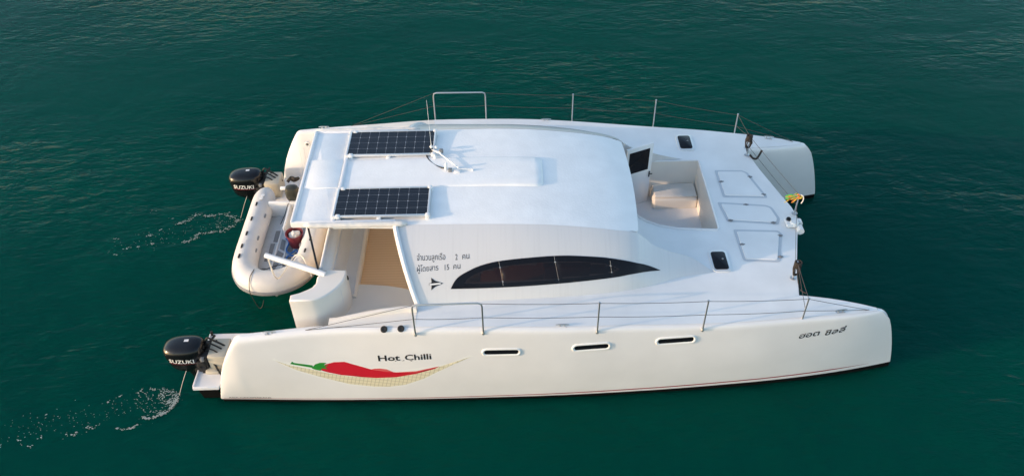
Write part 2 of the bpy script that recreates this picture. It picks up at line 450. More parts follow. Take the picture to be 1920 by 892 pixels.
XS = [-1.95, -1.93, -1.9, -1.86, -1.8, -1.74, -1.66, -1.58, -1.52, -1.47, -1.44, -1.42, -1.39, -1.36, -1.3, -1.15, -.9, -.6, -.3, 0, .4, .8, 1.2, 1.6, 2, 2.5, 3, 3.5, 4, 4.5, 5, 5.4, 5.8, 6.2, 6.6, 6.9, 7.1, 7.3, 7.5, 7.7, 7.85, 8.0, 8.1, 8.18, 8.24, 8.27]
XI = [-2.25] + XS[16:]
HULLS = {}
for s in (-1, 1):
    h = MB()
    h.loft([[pt(s, x, o, z) for o, z in outer_prof(x)] for x in XS], closed=False)
    # inboard face of the bulwark wing
    xw = [x for x in XS if x <= .3]
    rings = []
    for x in xw:
        zt = ztopf(x); c_ = outer_prof(x)[0][0]; ft = min(.41, zt-.005)
        rings.append([Vector((x, s*c_, zt)), Vector((x, s*(c_-.04), zt-.002)), Vector((x, s*(c_-.065), zt-.01)), Vector((x, s*(c_-.085), zt-.04 if zt > .5 else zt-.012)), Vector((x, s*(c_-.13), min(ft, zt-.014)))])
    h.loft(rings, closed=False)
    xi = [x for x in XI if x >= 7.0 or x < 7.0]
    h.loft([[pt(s, x, o, z) for o, z in inner_prof(x)] for x in [-2.25, -1.4, -.61]], closed=False)
    h.loft([[pt(s, x, o, z) for o, z in inner_prof(x)] for x in [-.59, .5, 2, 4, 6, 6.95]], closed=False)
    bow = [x for x in XS if x >= 7.1]
    h.loft([[pt(s, x, o, z) for o, z in inner_prof(x)] for x in [7.0] + bow], closed=False)
    # close the stem
    a, c_ = [pt(s, 8.27, o, z) for o, z in outer_prof(8.27)], [pt(s, 8.27, o, z) for o, z in inner_prof(8.27)]
    h.loft([a, [(p+q)/2 + Vector((.012, 0, 0)) for p, q in zip(a, c_)], c_], closed=False)
    hull = h.build('hull', GEL, CAT, sharp=55); HULLS[s] = hull
    # antifouled underbody
    u = MB(); rings = []
    for x in [-2.27, -1.97, -1.94, -1, 0, 2, 4, 5.5, 6.5, 7.3, 7.8, 8.1, 8.27]:
        o_, z_ = ob(x), zb(x); hw = o_-HC
        if x < -1.95: z_ = .352
        rings.append([pt(s, x, HC+hw*a_, z_+dz) for a_, dz in ((.985, .004), (.93, -.13), (.75, -.45), (.4, -.66), (0, -.72), (-.4, -.66), (-.75, -.45), (-.93, -.13), (-.985, .004))])
    u.loft(rings, closed=False)
    k = len(u.v); u.add(rings[0], [tuple(range(9))])
    u.build('underbody', ANTI, CAT)
    # stern platform between the wings, with a low lip
    p = MB()
    p.slab([(-2.32, s*1.57), (-2.32, s*2.69), (-1.92, s*2.685), (-1.88, s*2.57), (-.45, s*2.53), (-.45, s*1.57)], .355, .415, .012)
    p.box((-2.322, min(s*1.59, s*2.67), .41), (-2.297, max(s*1.59, s*2.67), .432), .004)
    p.build('stern_platform', GEL, CAT)
    MB().tube([(-2.28, s*1.60, .41), (-2.28, s*1.60, .50)], .022, 8).build('fairlead', BLACKM, CAT)
    # outboard bracket box rising from the platform
    q = MB(); q.prism([(-2.10, s*(HC-.20)), (-2.10, s*(HC+.20)), (-1.80, s*(HC+.20)), (-1.80, s*(HC-.20))], .413, .76, .03)
    q.prism([(-2.17, s*(HC-.27)), (-2.17, s*(HC+.27)), (-1.95, s*(HC+.27)), (-1.95, s*(HC-.27))], .413, .49, .02)
    q.build('motor_bracket', BEIGEB, CAT)
hb = {s: bvh_of(HULLS[s]) for s in HULLS}

# red line above the waterline, on both hulls
for s in (-1, 1):
    st = MB(); rings = []
    for i in range(70):
        x = -1.9 + i*(8.05+1.9)/69
        w = (.009+.016*max(0, min(1, (x-.5)/4))) * (1 if x < 7.6 else (8.06-x)/.46)
        zz = zb(x) + .03 + .045*max(0, (x-1)/7)
        a, c_ = None, None
        xx = x + wbow(x)*stem(zz+.1)
        a = drop_y(hb[s], xx, zz, s, .004); c_ = drop_y(hb[s], xx, zz+max(w, .003), s, .004)
        if a and c_: rings.append([a, c_])
    st.loft(rings, closed=False); st.build('waterline_stripe', RED, CAT)

# ---------------- main deck (one sheet with an opening for the forward well)
def zd(x, y): return zc(x) + .006
xs_o = [-.32 + i*(8.27+.32)/60 for i in range(61)]
outer = [(x, -(outer_prof(x)[0][0]+.008)) for x in xs_o if x > 1.25] + [(x + 0, -(oi(x)-.008)) for x in (8.268, 8.22, 8.16, 8.1, 8.0, 7.8, 7.6, 7.4, 7.25, 7.14)]
vfront = [(7.14, -1.94), (7.28, -1.3), (7.48, -.6), (7.60, -.22), (7.635, 0)]
outer = outer[:-1] + vfront
outer = outer + [(x, -y) for x, y in outer[::-1][1:]]
WELL = roundpoly([(4.70, -.10), (4.70, 1.44), (6.19, 1.50), (6.185, -.445), (5.45, -.43)], .05, 3)
WELL = [(4.70, .05), (4.70, 1.42), (5.3, 1.42), (6.17, 1.485), (6.20, 1.46), (6.195, -.40), (6.16, -.445), (5.5, -.425), (5.2, -.36), (5.0, -.26), (4.85, -.12)]
outer2 = [(1.25, -2.0)] + outer + [(1.25, 2.0)]
UNDER = [(1.34, -1.93), (3.0, -1.88), (4.2, -1.68), (4.58, -1.15), (4.58, 1.15), (4.2, 1.68), (3.0, 1.88), (1.34, 1.93)]
v, tr_ = fill(outer2, [WELL, UNDER], .22)
def zdk(x): return zc(x) + (1.35-zc(x))*(zc(x)/1.4)
deck = mesh('deck', [(p.x+(wbow(p.x)*stem(zdk(p.x)) if abs(p.y) > 1.9 else 0), p.y, zd(p.x, p.y)) for p in v], tr_, DECK, CAT)
# strips of gelcoat bridging deck to gunwale aft, in the cockpit region
for s in (-1, 1):
    g = MB(); rings = []
    for i in range(24):
        x = -.02 + i*(1.30)/23; lp = max(0, min(1, (x+.02)/.8))
        c_ = outer_prof(x)[0][0]; w = .16 + .0*x
        inn = c_-.12-.16*max(0, min(1, (x-.1)/1.0))
        z = zc(x)+.004
        rings.append([Vector((x, s*(c_-.001), z)), Vector((x, s*(c_-.05), z+.003)), Vector((x, s*inn, z+.006)), Vector((x, s*(inn-.012), z+.006+.069*lp)), Vector((x, s*(inn-.05), z+.007+.078*lp)), Vector((x, s*(inn-.075), z+.07*lp)), Vector((x, s*(inn-.085), 1.14))])
    g.loft(rings, closed=False); g.build('cockpit_coaming', CREAM, CAT, sharp=60)
# front face of the bridge deck under the V edge + edge trim
e = MB(); path = vfront + [(x, -y) for x, y in vfront[::-1][1:]]
e.loft([[Vector((x, y, zc(x)+.006)), Vector((x+.012, y, zc(x)-.012)), Vector((x-.02, y, .75))] for x, y in path], closed=False)
e.add([(6.9, -1.9, .74), (7.5, 0, .74), (6.9, 1.9, .74), (-.3, 1.9, .74), (-.3, -1.9, .74)], [(0, 1, 2, 3, 4)])
e.build('bridge_deck', GEL, CAT)

# ---------------- cabin sides (port and starboard), roof
EX = [(.945, 1.25, 2.45), (1.5, 1.258, 2.455), (2.35, 1.268, 2.451), (2.8, 1.27, 2.439), (3.2, 1.262, 2.414), (3.6, 1.258, 2.372), (4.0, 1.256, 2.319), (4.35, 1.25, 2.255), (4.62, 1.225, 2.19)]
TAILN = [(4.76, 1.225, 2.09), (4.92, 1.265, 1.955), (5.08, 1.265, 1.86), (5.245, 1.255, 1.775), (5.6, 1.24, 1.615), (5.91, 1.455, 1.502)]
TAILF = [(4.76, 1.225, 2.09), (4.92, 1.27, 1.96), (5.08, 1.33, 1.86), (5.3, 1.42, 1.74), (5.6, 1.48, 1.61), (5.92, 1.53, 1.502)]
BX = [(1.30, 2.235, 1.695), (2.0, 2.18, 1.698), (3.02, 2.11, 1.672), (3.8, 2.03, 1.632), (4.5, 1.905, 1.585), (5.0, 1.73, 1.555), (5.4, 1.57, 1.53)]
def cabin_side(s, tail, m):
    Ed = smooth_path(EX+tail, 5); Bd = smooth_path(BX + [(tail[-1][0]+.01, tail[-1][1]+.01, 1.503)], 7)
    def samp(P, u):
        L = [0]
        for i in range(1, len(P)): L.append(L[-1]+(P[i]-P[i-1]).length)
        d = u*L[-1]; i = max(k for k in range(len(P)-1) if L[k] <= d+1e-9)
        return P[i].lerp(P[i+1], (d-L[i])/(L[i+1]-L[i]))
    rings = []
    N = 150
    for i in range(N+1):
        u_ = i/N; a, c_ = samp(Ed, u_), samp(Bd, u_)
        k = .74*max(.70, min(1, .70+.30*(a.z-1.6)/.65))
        ctl = Vector((a.x+(c_.x-a.x)*.45, a.y+(c_.y-a.y)*(.35+.5*k), c_.z+(a.z-c_.z)*k))
        ring = []
        for j in range(37):
            t_ = j/36; ring.append(a*(1-t_)**2+ctl*2*t_*(1-t_)+c_*t_*t_)
        # small cove at the deck
        rings.append([Vector((p.x, s*p.y, p.z)) for p in ring])
    c = MB(); c.loft(rings, closed=False)
    return c, rings
sides = {}
for s, tail in ((-1, TAILN), (1, TAILF)):
    c, rings = cabin_side(s, tail, STREAK)
    # inboard face of the tail down to the deck
    tl = smooth_path([EX[-1]]+tail, 5); fr = []
    for i, p in enumerate(tl):
        t_ = i/(len(tl)-1); dz_ = p.z-1.5
        foot = p.y-(.30*dz_ if s < 0 else .10*dz_)
        fr.append([Vector((p.x, s*p.y, p.z)), Vector((p.x+.01, s*(p.y*.75+foot*.25), p.z-.35*dz_)), Vector((p.x+.02, s*foot, zc(p.x)+.008))])
    c.loft(fr, closed=False)
    sides[s] = c.build('cabin_side', STREAK, CAT, sharp=50)
    # rolled edge of the cockpit opening
    r0 = [p for p in rings[0]]
    MB().tube([p+Vector((-.01, 0, 0)) for p in r0], .042, 8).build('opening_rim', GEL, CAT)
    MB().loft([[p, p+Vector((.02, -s*.10, -.01))] for p in r0], closed=False).build('cabin_frame', CREAM, CAT)
cb = {s: bvh_of(sides[s]) for s in sides}

def roof_edge(x):
    if x < .945: return 1.215 + .035*max(0, (x-.3)/.645)
    for (x0, o0, z0), (x1, o1, z1) in zip(EX, EX[1:]):
        if x0 <= x <= x1: return o0+(o1-o0)*(x-x0)/(x1-x0)
    return EX[-1][1]
zr = curve([0, .945, 1.5, 2.35, 2.8, 3.2, 3.6, 4.0, 4.35, 4.62, 4.69], [2.44, 2.452, 2.455, 2.451, 2.439, 2.414, 2.372, 2.319, 2.255, 2.19, 2.165])
def zroof(x, y): return zr(x) + .035*(1-min(1, (y/1.26)**2)) - .006*(abs(y) > 1.2)
rx = [-.02, .2, .5, .8, .945, 1.2, 1.5, 1.8, 2.1, 2.4, 2.7, 3.0, 3.3, 3.6, 3.8, 4.0, 4.2, 4.35, 4.5, 4.6, 4.65, 4.68]
ro = MB(); rings = []
for x in rx:
    o_ = roof_edge(min(x, 4.62)) - (.0 if x < 4.6 else .02 if x < 4.66 else .06)
    dx = lambda y: .035*(1-(y/1.25)**2)*max(0, (x-4)/.68) * 1.6
    top = [Vector((x+dx(y), y, zroof(x, y)+.003)) for y in [o_*(-1+2*j/24) for j in range(25)]]
    bot = [Vector((x+dx(p.y)-.01, p.y*(.99 if x > .945 else 1.0), p.z-.075)) for p in top[::-1]]
    rings.append(top+bot)
ro.loft(rings); roof = ro.build('roof', ROOF, CAT, sharp=45)
# raised middle panel (sliding hatch cover) on the roof
rm = MB(); rings = []
for x, dz_, hw in ((-.0, .012, .375), (.6, .014, .375), (1.4, .018, .375), (2.2, .024, .375), (2.8, .03, .372), (3.1, .035, .37), (3.2, .035, .35), (3.235, .022, .31), (3.245, -.01, .29)):
    row = []
    for y in (-hw-.02, -hw, -hw+.025, -hw*.5, 0, hw*.5, hw-.025, hw, hw+.02):
        zz = zroof(min(x, 3.3), y) + (dz_ if abs(y) < hw-.001 else (dz_*.7 if abs(y) < hw+.01 else -.01))
        row.append(Vector((x, y, zz)))
    rings.append(row)
rm.loft(rings, closed=False); rm.build('sliding_hatch', ROOF, CAT, sharp=60)
# aft hardtop: raised tray with rims
ah = MB()
ah.prism(roundpoly([(-.665, -1.215), (.0, -1.215), (.0, 1.215), (-.665, 1.215)], .05), 2.395, 2.487, .02)
aft = ah.build('hardtop', ROOF, CAT)
rim = MB(); rim.box((-.672, -1.21, 2.40), (-.615, 1.21, 2.515), .018); rim.box((-.05, -1.2, 2.42), (.012, 1.2, 2.512), .012)
rim.box((-.66, -1.225, 2.40), (.95, -1.165, 2.505), .02); rim.box((-.66, 1.165, 2.40), (.95, 1.225, 2.505), .02)
rim.build('hardtop_rim', GEL, CAT)
rg = MB(); rg.box((-.61, -.37, 2.485), (-.052, .37, 2.503), .008); rg.build('hardtop_panel', ROOF, CAT)
# furled side curtains lashed under the hardtop edge
for s in (-1, 1):
    f = MB(); rings = []; N = 60
    x0, x1 = (-.45, 1.12) if s < 0 else (-.66, 1.15)
    for i in range(N+1):
        t_ = i/N; x = x0+(x1-x0)*t_; ring = []
        end = min(1, min(t_, 1-t_)*12+.35)
        for k_ in range(14):
            a = 2*math.pi*k_/14
            nz = noise.noise(Vector((x*7, math.cos(a)*1.3+s*9, math.sin(a)*1.3)))*.5 + noise.noise(Vector((x*19, a*2+s*5, 3)))*.35
            rr = (.040+.013*nz)*end
            ring.append(Vector((x+.03*nz, s*(1.255+rr*math.cos(a)*1.15), 2.475+rr*math.sin(a))))
        rings.append(ring)
    f.loft(rings); f.build('furled_curtain', CANVAS, CAT, sharp=180)

# ---------------- cabin windows: a dark swoosh in four panes
WIN = [(1.783, 1.889), (1.841, 1.972), (1.923, 2.034), (2.067, 2.086), (2.228, 2.129), (2.485, 2.163), (2.871, 2.176), (3.355, 2.166), (3.762, 2.126), (4.214, 2.051), (4.62, 1.925), (5.02, 1.70),
       (4.62, 1.803), (4.251, 1.823), (3.837, 1.838), (3.429, 1.848), (3.024, 1.856), (2.622, 1.863), (2.221, 1.873)]
WIN = [tuple(p) for p in smooth_path(WIN[:12], 4)[:-1]] + [tuple(p) for p in smooth_path(WIN[11:]+[WIN[0]], 4)[:-1]]
WINI = [(1.99, 1.945), (2.03, 1.995), (2.12, 2.035), (2.25, 2.072), (2.49, 2.108), (2.871, 2.122), (3.350, 2.112), (3.755, 2.072), (4.10, 2.012), (4.28, 1.955), (4.36, 1.91), (4.26, 1.885), (3.838, 1.893), (3.430, 1.903), (3.024, 1.911), (2.622, 1.919), (2.222, 1.928)]
CUTS = [((2.485, 2.30), (2.60, 1.75)), ((3.315, 2.30), (3.44, 1.75)), ((4.16, 2.30), (4.245, 1.75))]
def clip(poly, a, b_, keep):
    out = []; d = Vector(b_)-Vector(a); sd_ = lambda p: (d.x*(p[1]-a[1])-d.y*(p[0]-a[0]))*keep
    for i in range(len(poly)):
        p, q = poly[i], poly[(i+1) % len(poly)]; sp, sq = sd_(p), sd_(q)
        if sp >= 0: out.append(p)
        if sp*sq < 0: t_ = sp/(sp-sq); out.append((p[0]+(q[0]-p[0])*t_, p[1]+(q[1]-p[1])*t_))
    return out
for s in (-1, 1):
    fr = decal('window', WIN, (WINI,), cb[s], BLACK, CAT, lift=.003, grid=.07, side=s)
    bm = bmesh.new(); bm.from_mesh(sides[s].data)
    bmesh.ops.delete(bm, geom=[f for f in bm.faces if all(inside((v_.co.x, v_.co.z), WINI) and abs(v_.co.y) > 1.4 for v_ in f.verts)], context='FACES')
    bm.to_mesh(sides[s].data); bm.free()
    for i in range(4):
        pl = WIN
        if i > 0: a, b_ = CUTS[i-1]; pl = clip(pl, (a[0]+.008, a[1]), (b_[0]+.008, b_[1]), 1)
        if i < 3: a, b_ = CUTS[i]; pl = clip(pl, (a[0]-.008, a[1]), (b_[0]-.008, b_[1]), -1)
        pl = [p for k, p in enumerate(pl) if (Vector(p)-Vector(pl[k-1])).length > 1e-4]
        decal('pane', pl, (), cb[s], GLASS, fr, lift=.009, grid=.07, side=s)
    for a, b_ in CUTS:
        st = []
        for k in range(9):
            t_ = k/8; x, z = a[0]+(b_[0]-a[0])*t_, a[1]+(b_[1]-a[1])*t_
            if inside((x, z), WIN): st.append(drop_y(cb[s], x, z, s, .008))
        if len(st) > 1: MB().tube(st, .003, 6).build('glazing_bar', GREYB, fr)

# ---------------- writing and marks on the cabin side and the hull
lettering('จำนวนลูกเรือ', (1.285, 2.205), (1.71, 2.205), .052, cb[-1], INK, CAT)
lettering('2', (1.86, 2.197), (1.893, 2.198), .052, cb[-1], INK, CAT)
lettering('คน', (1.965, 2.200), (2.07, 2.205), .052, cb[-1], INK, CAT)
lettering('ผู้โดยสาร', (1.285, 2.100), (1.605, 2.107), .055, cb[-1], INK, CAT)
lettering('15', (1.70, 2.104), (1.765, 2.107), .055, cb[-1], INK, CAT)
lettering('คน', (1.83, 2.109), (1.935, 2.113), .055, cb[-1], INK, CAT)
ARW = [(1.455, 1.968), (1.50, 1.975), (1.495, 2.032), (1.56, 1.995), (1.675, 1.962), (1.555, 1.928), (1.492, 1.888), (1.50, 1.945), (1.455, 1.948), (1.475, 1.958)]
ar = decal('arrow_emblem', ARW, (), cb[-1], INK, CAT, grid=.04)
decal('emblem_strip', [(1.47, 1.948), (1.63, 1.953), (1.645, 1.963), (1.63, 1.970), (1.47, 1.966)], (), cb[-1], WHITEV, ar, lift=.008, grid=.04)
lettering('Hot', (.672, 1.066), (1.005, 1.084), .115, hb[-1], INK, CAT, bold=.022)
lettering('Chilli', (1.075, 1.088), (1.475, 1.110), .115, hb[-1], INK, CAT, bold=.022)
for x, z in ((.930, 1.064), (1.049, 1.076), (1.166, 1.068)):
    decal('lettering', [(x-.022, z-.012), (x-.004, z+.006), (x+.006, z+.013), (x+.022, z+.008), (x+.012, z+.002), (x-.008, z-.004)], (), hb[-1], INK, CAT, lift=.0018)
lettering('ฮอต', (7.065, 1.075), (7.385, 1.093), .10, hb[-1], INK, CAT, shear=.15, bold=.018)
lettering('ชิลลี่', (7.475, 1.068), (7.80, 1.088), .10, hb[-1], INK, CAT, shear=.15, bold=.018)
lettering('ASIA CATAMARANS', (-1.82, .125), (-1.14, .132), .036, hb[-1], INK, CAT)
def uvdecal(o, x0, x1, z0, z1):
    uvl = o.data.uv_layers.new(name='UVMap')
    for l in o.data.loops:
        p = o.data.vertices[l.vertex_index].co; uvl.data[l.index].uv = ((p.x-x0)/(x1-x0), (p.z-z0)/(z1-z0))
OUT = [(-0.92, 1.123), (-0.603, 0.848), (-0.23, 0.655), (0.156, 0.494), (0.519, 0.426), (0.767, 0.418), (1.019, 0.46), (1.3, 0.606), (1.625, 0.855), (2.109, 1.167), (2.045, 1.181), (1.736, 1.001), (1.577, 0.98), (1.327, 0.925), (0.915, 0.845), (0.793, 0.932), (0.664, 0.942), (0.56, 0.92), (0.349, 0.996), (0.219, 1.075), (-0.04, 1.067), (-0.267, 1.045), (-0.47, 1.021), (-0.612, 1.101), (-0.675, 1.053), (-0.798, 1.088), (-0.884, 1.153)]
NETP = [(-0.885, 1.103), (-0.696, 0.997), (-0.335, 0.875), (-0.087, 0.78), (0.188, 0.713), (0.591, 0.678), (0.901, 0.707), (1.214, 0.785), (1.591, 0.942), (2.074, 1.152), (1.668, 0.898), (1.304, 0.646), (1.024, 0.506), (0.771, 0.455), (0.523, 0.462), (0.161, 0.527), (-0.224, 0.694), (-0.596, 0.883)]
REDP = [(-0.248, 0.913), (-0.134, 0.995), (-0.006, 1.038), (0.155, 1.046), (0.344, 0.965), (0.516, 0.89), (0.613, 0.861), (0.912, 0.813), (1.219, 0.842), (1.585, 0.948), (1.506, 0.891), (1.213, 0.778), (0.9, 0.697), (0.591, 0.678), (0.389, 0.697), (0.071, 0.749), (-0.142, 0.82), (-0.235, 0.871)]
GRN = [(-0.358, 0.917), (-0.293, 1.0), (-0.218, 1.032), (-0.118, 1.029), (-0.166, 0.98), (-0.101, 0.972), (-0.159, 0.936), (-0.119, 0.897), (-0.209, 0.906), (-0.233, 0.855), (-0.313, 0.883)]
STK = [(-0.667, 1.021), (-0.625, 1.073), (-0.607, 1.041), (-0.337, 0.979), (-0.337, 0.922), (-0.623, 1.007)]
em = decal('chilli_emblem', OUT, (), hb[-1], WHITEV, CAT, lift=.0012)
tag(em, 'red chilli pepper lying in a beige net hammock')
nt_ = decal('hammock', NETP, (), hb[-1], NET, em, lift=.002); uvdecal(nt_, -.885, 2.074, .455, 1.15)
decal('chilli', REDP, (), hb[-1], REDV, em, lift=.0028)
decal('highlight', [(0.535, 0.879), (0.598, 0.9), (0.679, 0.904), (0.778, 0.885), (0.872, 0.821), (0.732, 0.838)], (), hb[-1], PINKV, em, lift=.0036)
decal('highlight', [(0.912, 0.812), (1.219, 0.841), (1.571, 0.943), (1.217, 0.815)], (), hb[-1], PINKV, em, lift=.0036)
decal('leaf', GRN, (), hb[-1], GREENV, em, lift=.0044); decal('stalk', STK, (), hb[-1], GREENV, em, lift=.0036)

# ---------------- hull ports: recessed slots with a pale moulded rim
for s in (-1, 1):
    for cx, cz, w, tilt in ((2.525, 1.235, .60, 0.0), (3.868, 1.268, .60, .012), (5.14, 1.285, .63, .0)):
        o_ = [(x, z+(x-cx)*tilt) for x, z in rrect(cx, cz, w, .165, .078)]; i_ = [(x, z+(x-cx)*tilt) for x, z in rrect(cx, cz, w-.09, .085, .038)]
        ring = MB(); N = len(o_); rr_ = []
        for (po, pi_) in zip(o_, i_):
            A_ = drop_y(hb[s], *po, s, .001); B_ = drop_y(hb[s], po[0]*.75+pi_[0]*.25, po[1]*.75+pi_[1]*.25, s, .016); C_ = drop_y(hb[s], po[0]*.3+pi_[0]*.7, po[1]*.3+pi_[1]*.7, s, .014); D_ = drop_y(hb[s], *pi_, s, .002)
            rr_.append([A_, B_, C_, D_])
        ring.loft(rr_ + [rr_[0]], closed=False)
        po = ring.build('port_window', WHITEV, CAT, sharp=80)
        decal('pane', i_, (), hb[s], HATCHG, po, lift=.0035, side=s)

# ---------------- deck hatches, locker lids, cleats
def on_deck(poly, h): return [(p[0], p[1], zd(p[0], p[1])+h) for p in poly]
for cx, cy in ((6.05, -1.205), (6.04, 2.035)):
    fr = MB(); po = roundpoly(rrect(cx, cy, .30, .49, .07), .01, 1)
    z0 = zd(cx, cy)
    fr.prism(rrect(cx, cy, .305, .495, .075), z0-.01, z0+.022, .008); fo = fr.build('deck_hatch', ALU, CAT)
    gl = MB(); gl.prism(rrect(cx, cy, .232, .405, .045), z0+.01, z0+.034, .006); gl.build('pane', HATCHG, fo)
    MB().lathe([(.0, 0), (.018, 0), (.018, .012), (0, .014)], (cx+.05, cy+.02, z0+.033), 10).build('handle', GREYB, fo)
LOCK = [([(6.44, 1.20), (6.95, 1.215), (7.04, 1.15), (7.235, .47), (7.22, .43), (6.44, .425)], [(6.50, .86), (7.05, 1.02), (7.18, .52)]),
        ([(6.31, .29), (7.15, .235), (7.25, .18), (7.315, -.12), (7.25, -.275), (6.38, -.225)], [(6.80, .225), (6.44, -.20), (7.17, -.235)]),
        ([(6.44, -.425), (7.20, -.43), (7.25, -.50), (7.05, -1.18), (6.99, -1.205), (6.47, -1.19), (6.44, -1.15)], [(6.51, -.80), (7.20, -.56), (7.075, -1.08)])]
for poly, lat in LOCK:
    if sum(poly[i][0]*poly[(i+1) % len(poly)][1]-poly[(i+1) % len(poly)][0]*poly[i][1] for i in range(len(poly))) < 0: poly = poly[::-1]
    a = roundpoly(poly, .035); b_ = roundpoly(inset(poly, .05), .03)
    v, tr_ = fill(a, [b_]); o = mesh('locker_lid', on_deck(v, .004), tr_, GROOVE, CAT)
    lp_ = roundpoly(inset(poly, .053), .03); v, tr_ = fill(lp_, (), .25); lm = MB()
    lm.add(on_deck(v, .014), tr_); li_ = inset(lp_, -.006); lm.loft([[Vector(q) for q in on_deck(lp_ if sum(lp_[i][0]*lp_[(i+1) % len(lp_)][1]-lp_[(i+1) % len(lp_)][0]*lp_[i][1] for i in range(len(lp_))) > 0 else lp_[::-1], .014)], [Vector(q) for q in on_deck(li_, .003)]], True, False)
    lm.build('lid_panel', DECK, o, sharp=25)
    for x, y in lat:
        z0 = zd(x, y)
        l_ = MB(); l_.lathe([(0, 0), (.03, .0), (.03, .008), (.02, .014), (0, .015)], (x, y, z0+.005), 12); l_.box((x-.045, y-.012, z0+.006), (x+.045, y+.012, z0+.017), .004); l_.build('latch', GREYB, o)
def cleat(p, s, ang=0, size=1.0):
    m = MB(); m.tube([(-.10*size, 0, .04), (-.06*size, 0, .047), (.06*size, 0, .047), (.10*size, 0, .04)], [.007, .011, .011, .007], 8)
    for x in (-.035, .035): m.tube([(x*size, 0, 0), (x*size, 0, .045)], .011, 8)
    m.prism(rrect(0, 0, .15*size, .045, .02), -.004, .006, .002)
    m.xf(Matrix.Translation(p) @ Matrix.Rotation(ang, 4, 'Z')); return m.build('cleat', STEEL, CAT)
for s in (-1, 1):
    cleat(Vector((-.88, s*2.63, 1.575)), s, .03); cleat(Vector((3.43, s*2.655, 1.638)), s, -.01); cleat(Vector((7.70, s*2.262, 1.405)), s, -s*.14 if s > 0 else .14)
for x in (.818, 1.067):
    m = MB(); m.lathe([(0, 0), (.048, 0), (.052, .012), (.044, .034), (.026, .036), (.022, .03), (0, .03)], (0, 0, 0), 20)
    m.xf(Matrix.Translation((x, -2.672, zc(x)-.018)) @ Matrix.Rotation(math.radians(38), 4, 'X')); m.build('filler_cap', BLACKM, CAT)

# ---------------- forward well with its seat, hinged door, doorway
FL = .56
w = MB()
Wt = [(p[0], p[1]) for p in WELL]
lip = [[Vector((x, y, zd(x, y)+.002)), Vector((x, y, zd(x, y)-.05)), Vector((x+(5.45-x)*.01, y+(.5-y)*.01, 1.1)), Vector((x+(5.45-x)*.02, y+(.5-y)*.02, FL))] for x, y in WELL]
w.loft(lip[1:]+[lip[0]], closed=False)      # open towards the doorway
wl = w.build('forward_well', CREAM, CAT, sharp=50)
v, tr_ = fill(WELL); fl = mesh('well_floor', [(p.x, p.y, FL+.003) for p in v], tr_, CREAM, CAT)
# far side seat and back
st = MB(); st.prism([(5.36, 1.44), (5.36, 1.02), (6.185, 1.02), (6.185, 1.47)], FL+.005, .96, .05, 4); st.build('well_seat', CREAM, CAT)
sk = MB(); sk.prism([(5.38, 1.43), (5.38, 1.06), (6.17, 1.06), (6.17, 1.455)], .962, 1.01, .03, 4)
sc_ = sk.build('seat_cushion', CANVAS, None); tag(sc_, 'pale flat seat cushion on the bench in the forward well', 'cushion')
st2 = MB(); st2.prism(roundpoly([(4.75, .55), (4.75, -.05), (5.1, -.25), (5.45, -.38), (5.45, .25), (5.35, .55)], .08), FL+.004, .78, .03, 3); st2.build('well_step', CREAM, CAT)
# coaming around the well
cm = MB(); k = [Vector((x, y, zd(x, y)+.008)) for x, y in WELL[1:]+WELL[:1]]
cm.tube(k[1:], .018, 6); cm.build('well_coaming', GEL, CAT)
# bulkhead under the roof front with the doorway
bk = MB(); Y0, Y1 = .42, 1.12
for a, b_ in (((4.60, -1.16, .95), (4.64, Y0, 2.14)), ((4.60, Y1, .95), (4.64, 1.18, 2.13)), ((4.60, Y0, 2.03), (4.64, Y1, 2.15)), ((4.60, -1.16, FL), (4.64, Y0, .952))):
    bk.box(a, b_, .004)
bk.build('bulkhead', GEL, CAT)
sole = MB(); sole.box((.3, -1.9, .78), (4.62, 1.9, .80)); sole.build('cabin_sole', CREAM, CAT)
ab = MB()  # unseen bulkhead, added to bounce warm sunlight into the aft cockpit
for y0, y1 in ((-2.0, -.55), (.50, 2.0)): ab.prism([(1.40, y0), (1.43, y0), (1.43, y1), (1.40, y1)], 1.0, 1.75 if abs(y0+y1) > 9 else 1.72)
for y0, y1 in ((-1.5, -.55), (.50, 1.5)): ab.box((1.402, y0, 1.72), (1.428, y1, 2.36))
ab.box((1.401, -.55, 2.25), (1.429, .50, 2.38)); ab.build('bounce_bulkhead', CREAM, CAT)
jn = MB()
for b_ in (((2.2, -1.62, .8), (4.3, -1.1, 1.55)), ((1.6, .95, .8), (3.6, 1.6, 1.45)), ((4.0, -1.0, .8), (4.5, .2, 1.6)), ((3.2, -1.75, 1.55), (3.9, -1.45, 1.95))): jn.box(*b_, .02)
jn.build('saloon_furniture', WOOD, CAT)
# open door leaf
d0, d1 = Vector((4.78, 1.06, 0)), Vector((5.285, 1.28, 0)); dv = (d1-d0).normalized(); dn = Vector((dv.y, -dv.x, 0))
def leaf(u0, u1, z0, z1, t0, t1):
    P = []
    for t_ in (t0, t1):
        for u_, z in ((u0, z0), (u1, z0), (u1, z1), (u0, z1)):
            q = d0.lerp(d1, u_)+dn*t_; P.append((q.x, q.y, z))
    return P, [(0, 1, 2, 3), (7, 6, 5, 4), (0, 4, 5, 1), (1, 5, 6, 2), (2, 6, 7, 3), (3, 7, 4, 0)]
dm = MB(); v, f = leaf(0, 1, FL+.04, 2.08, -.02, .02); bm = bmesh.new(); vs = [bm.verts.new(p) for p in v]; [bm.faces.new([vs[i] for i in q]) for q in f]; bmesh.ops.recalc_face_normals(bm, faces=bm.faces); dm.bm(bm, .012)
door = dm.build('door', GEL, CAT)
g = MB(); g.add(*leaf(.10, .86, 1.52, 1.99, .015, .026)); g.build('pane', HATCHG, door, smooth=False)
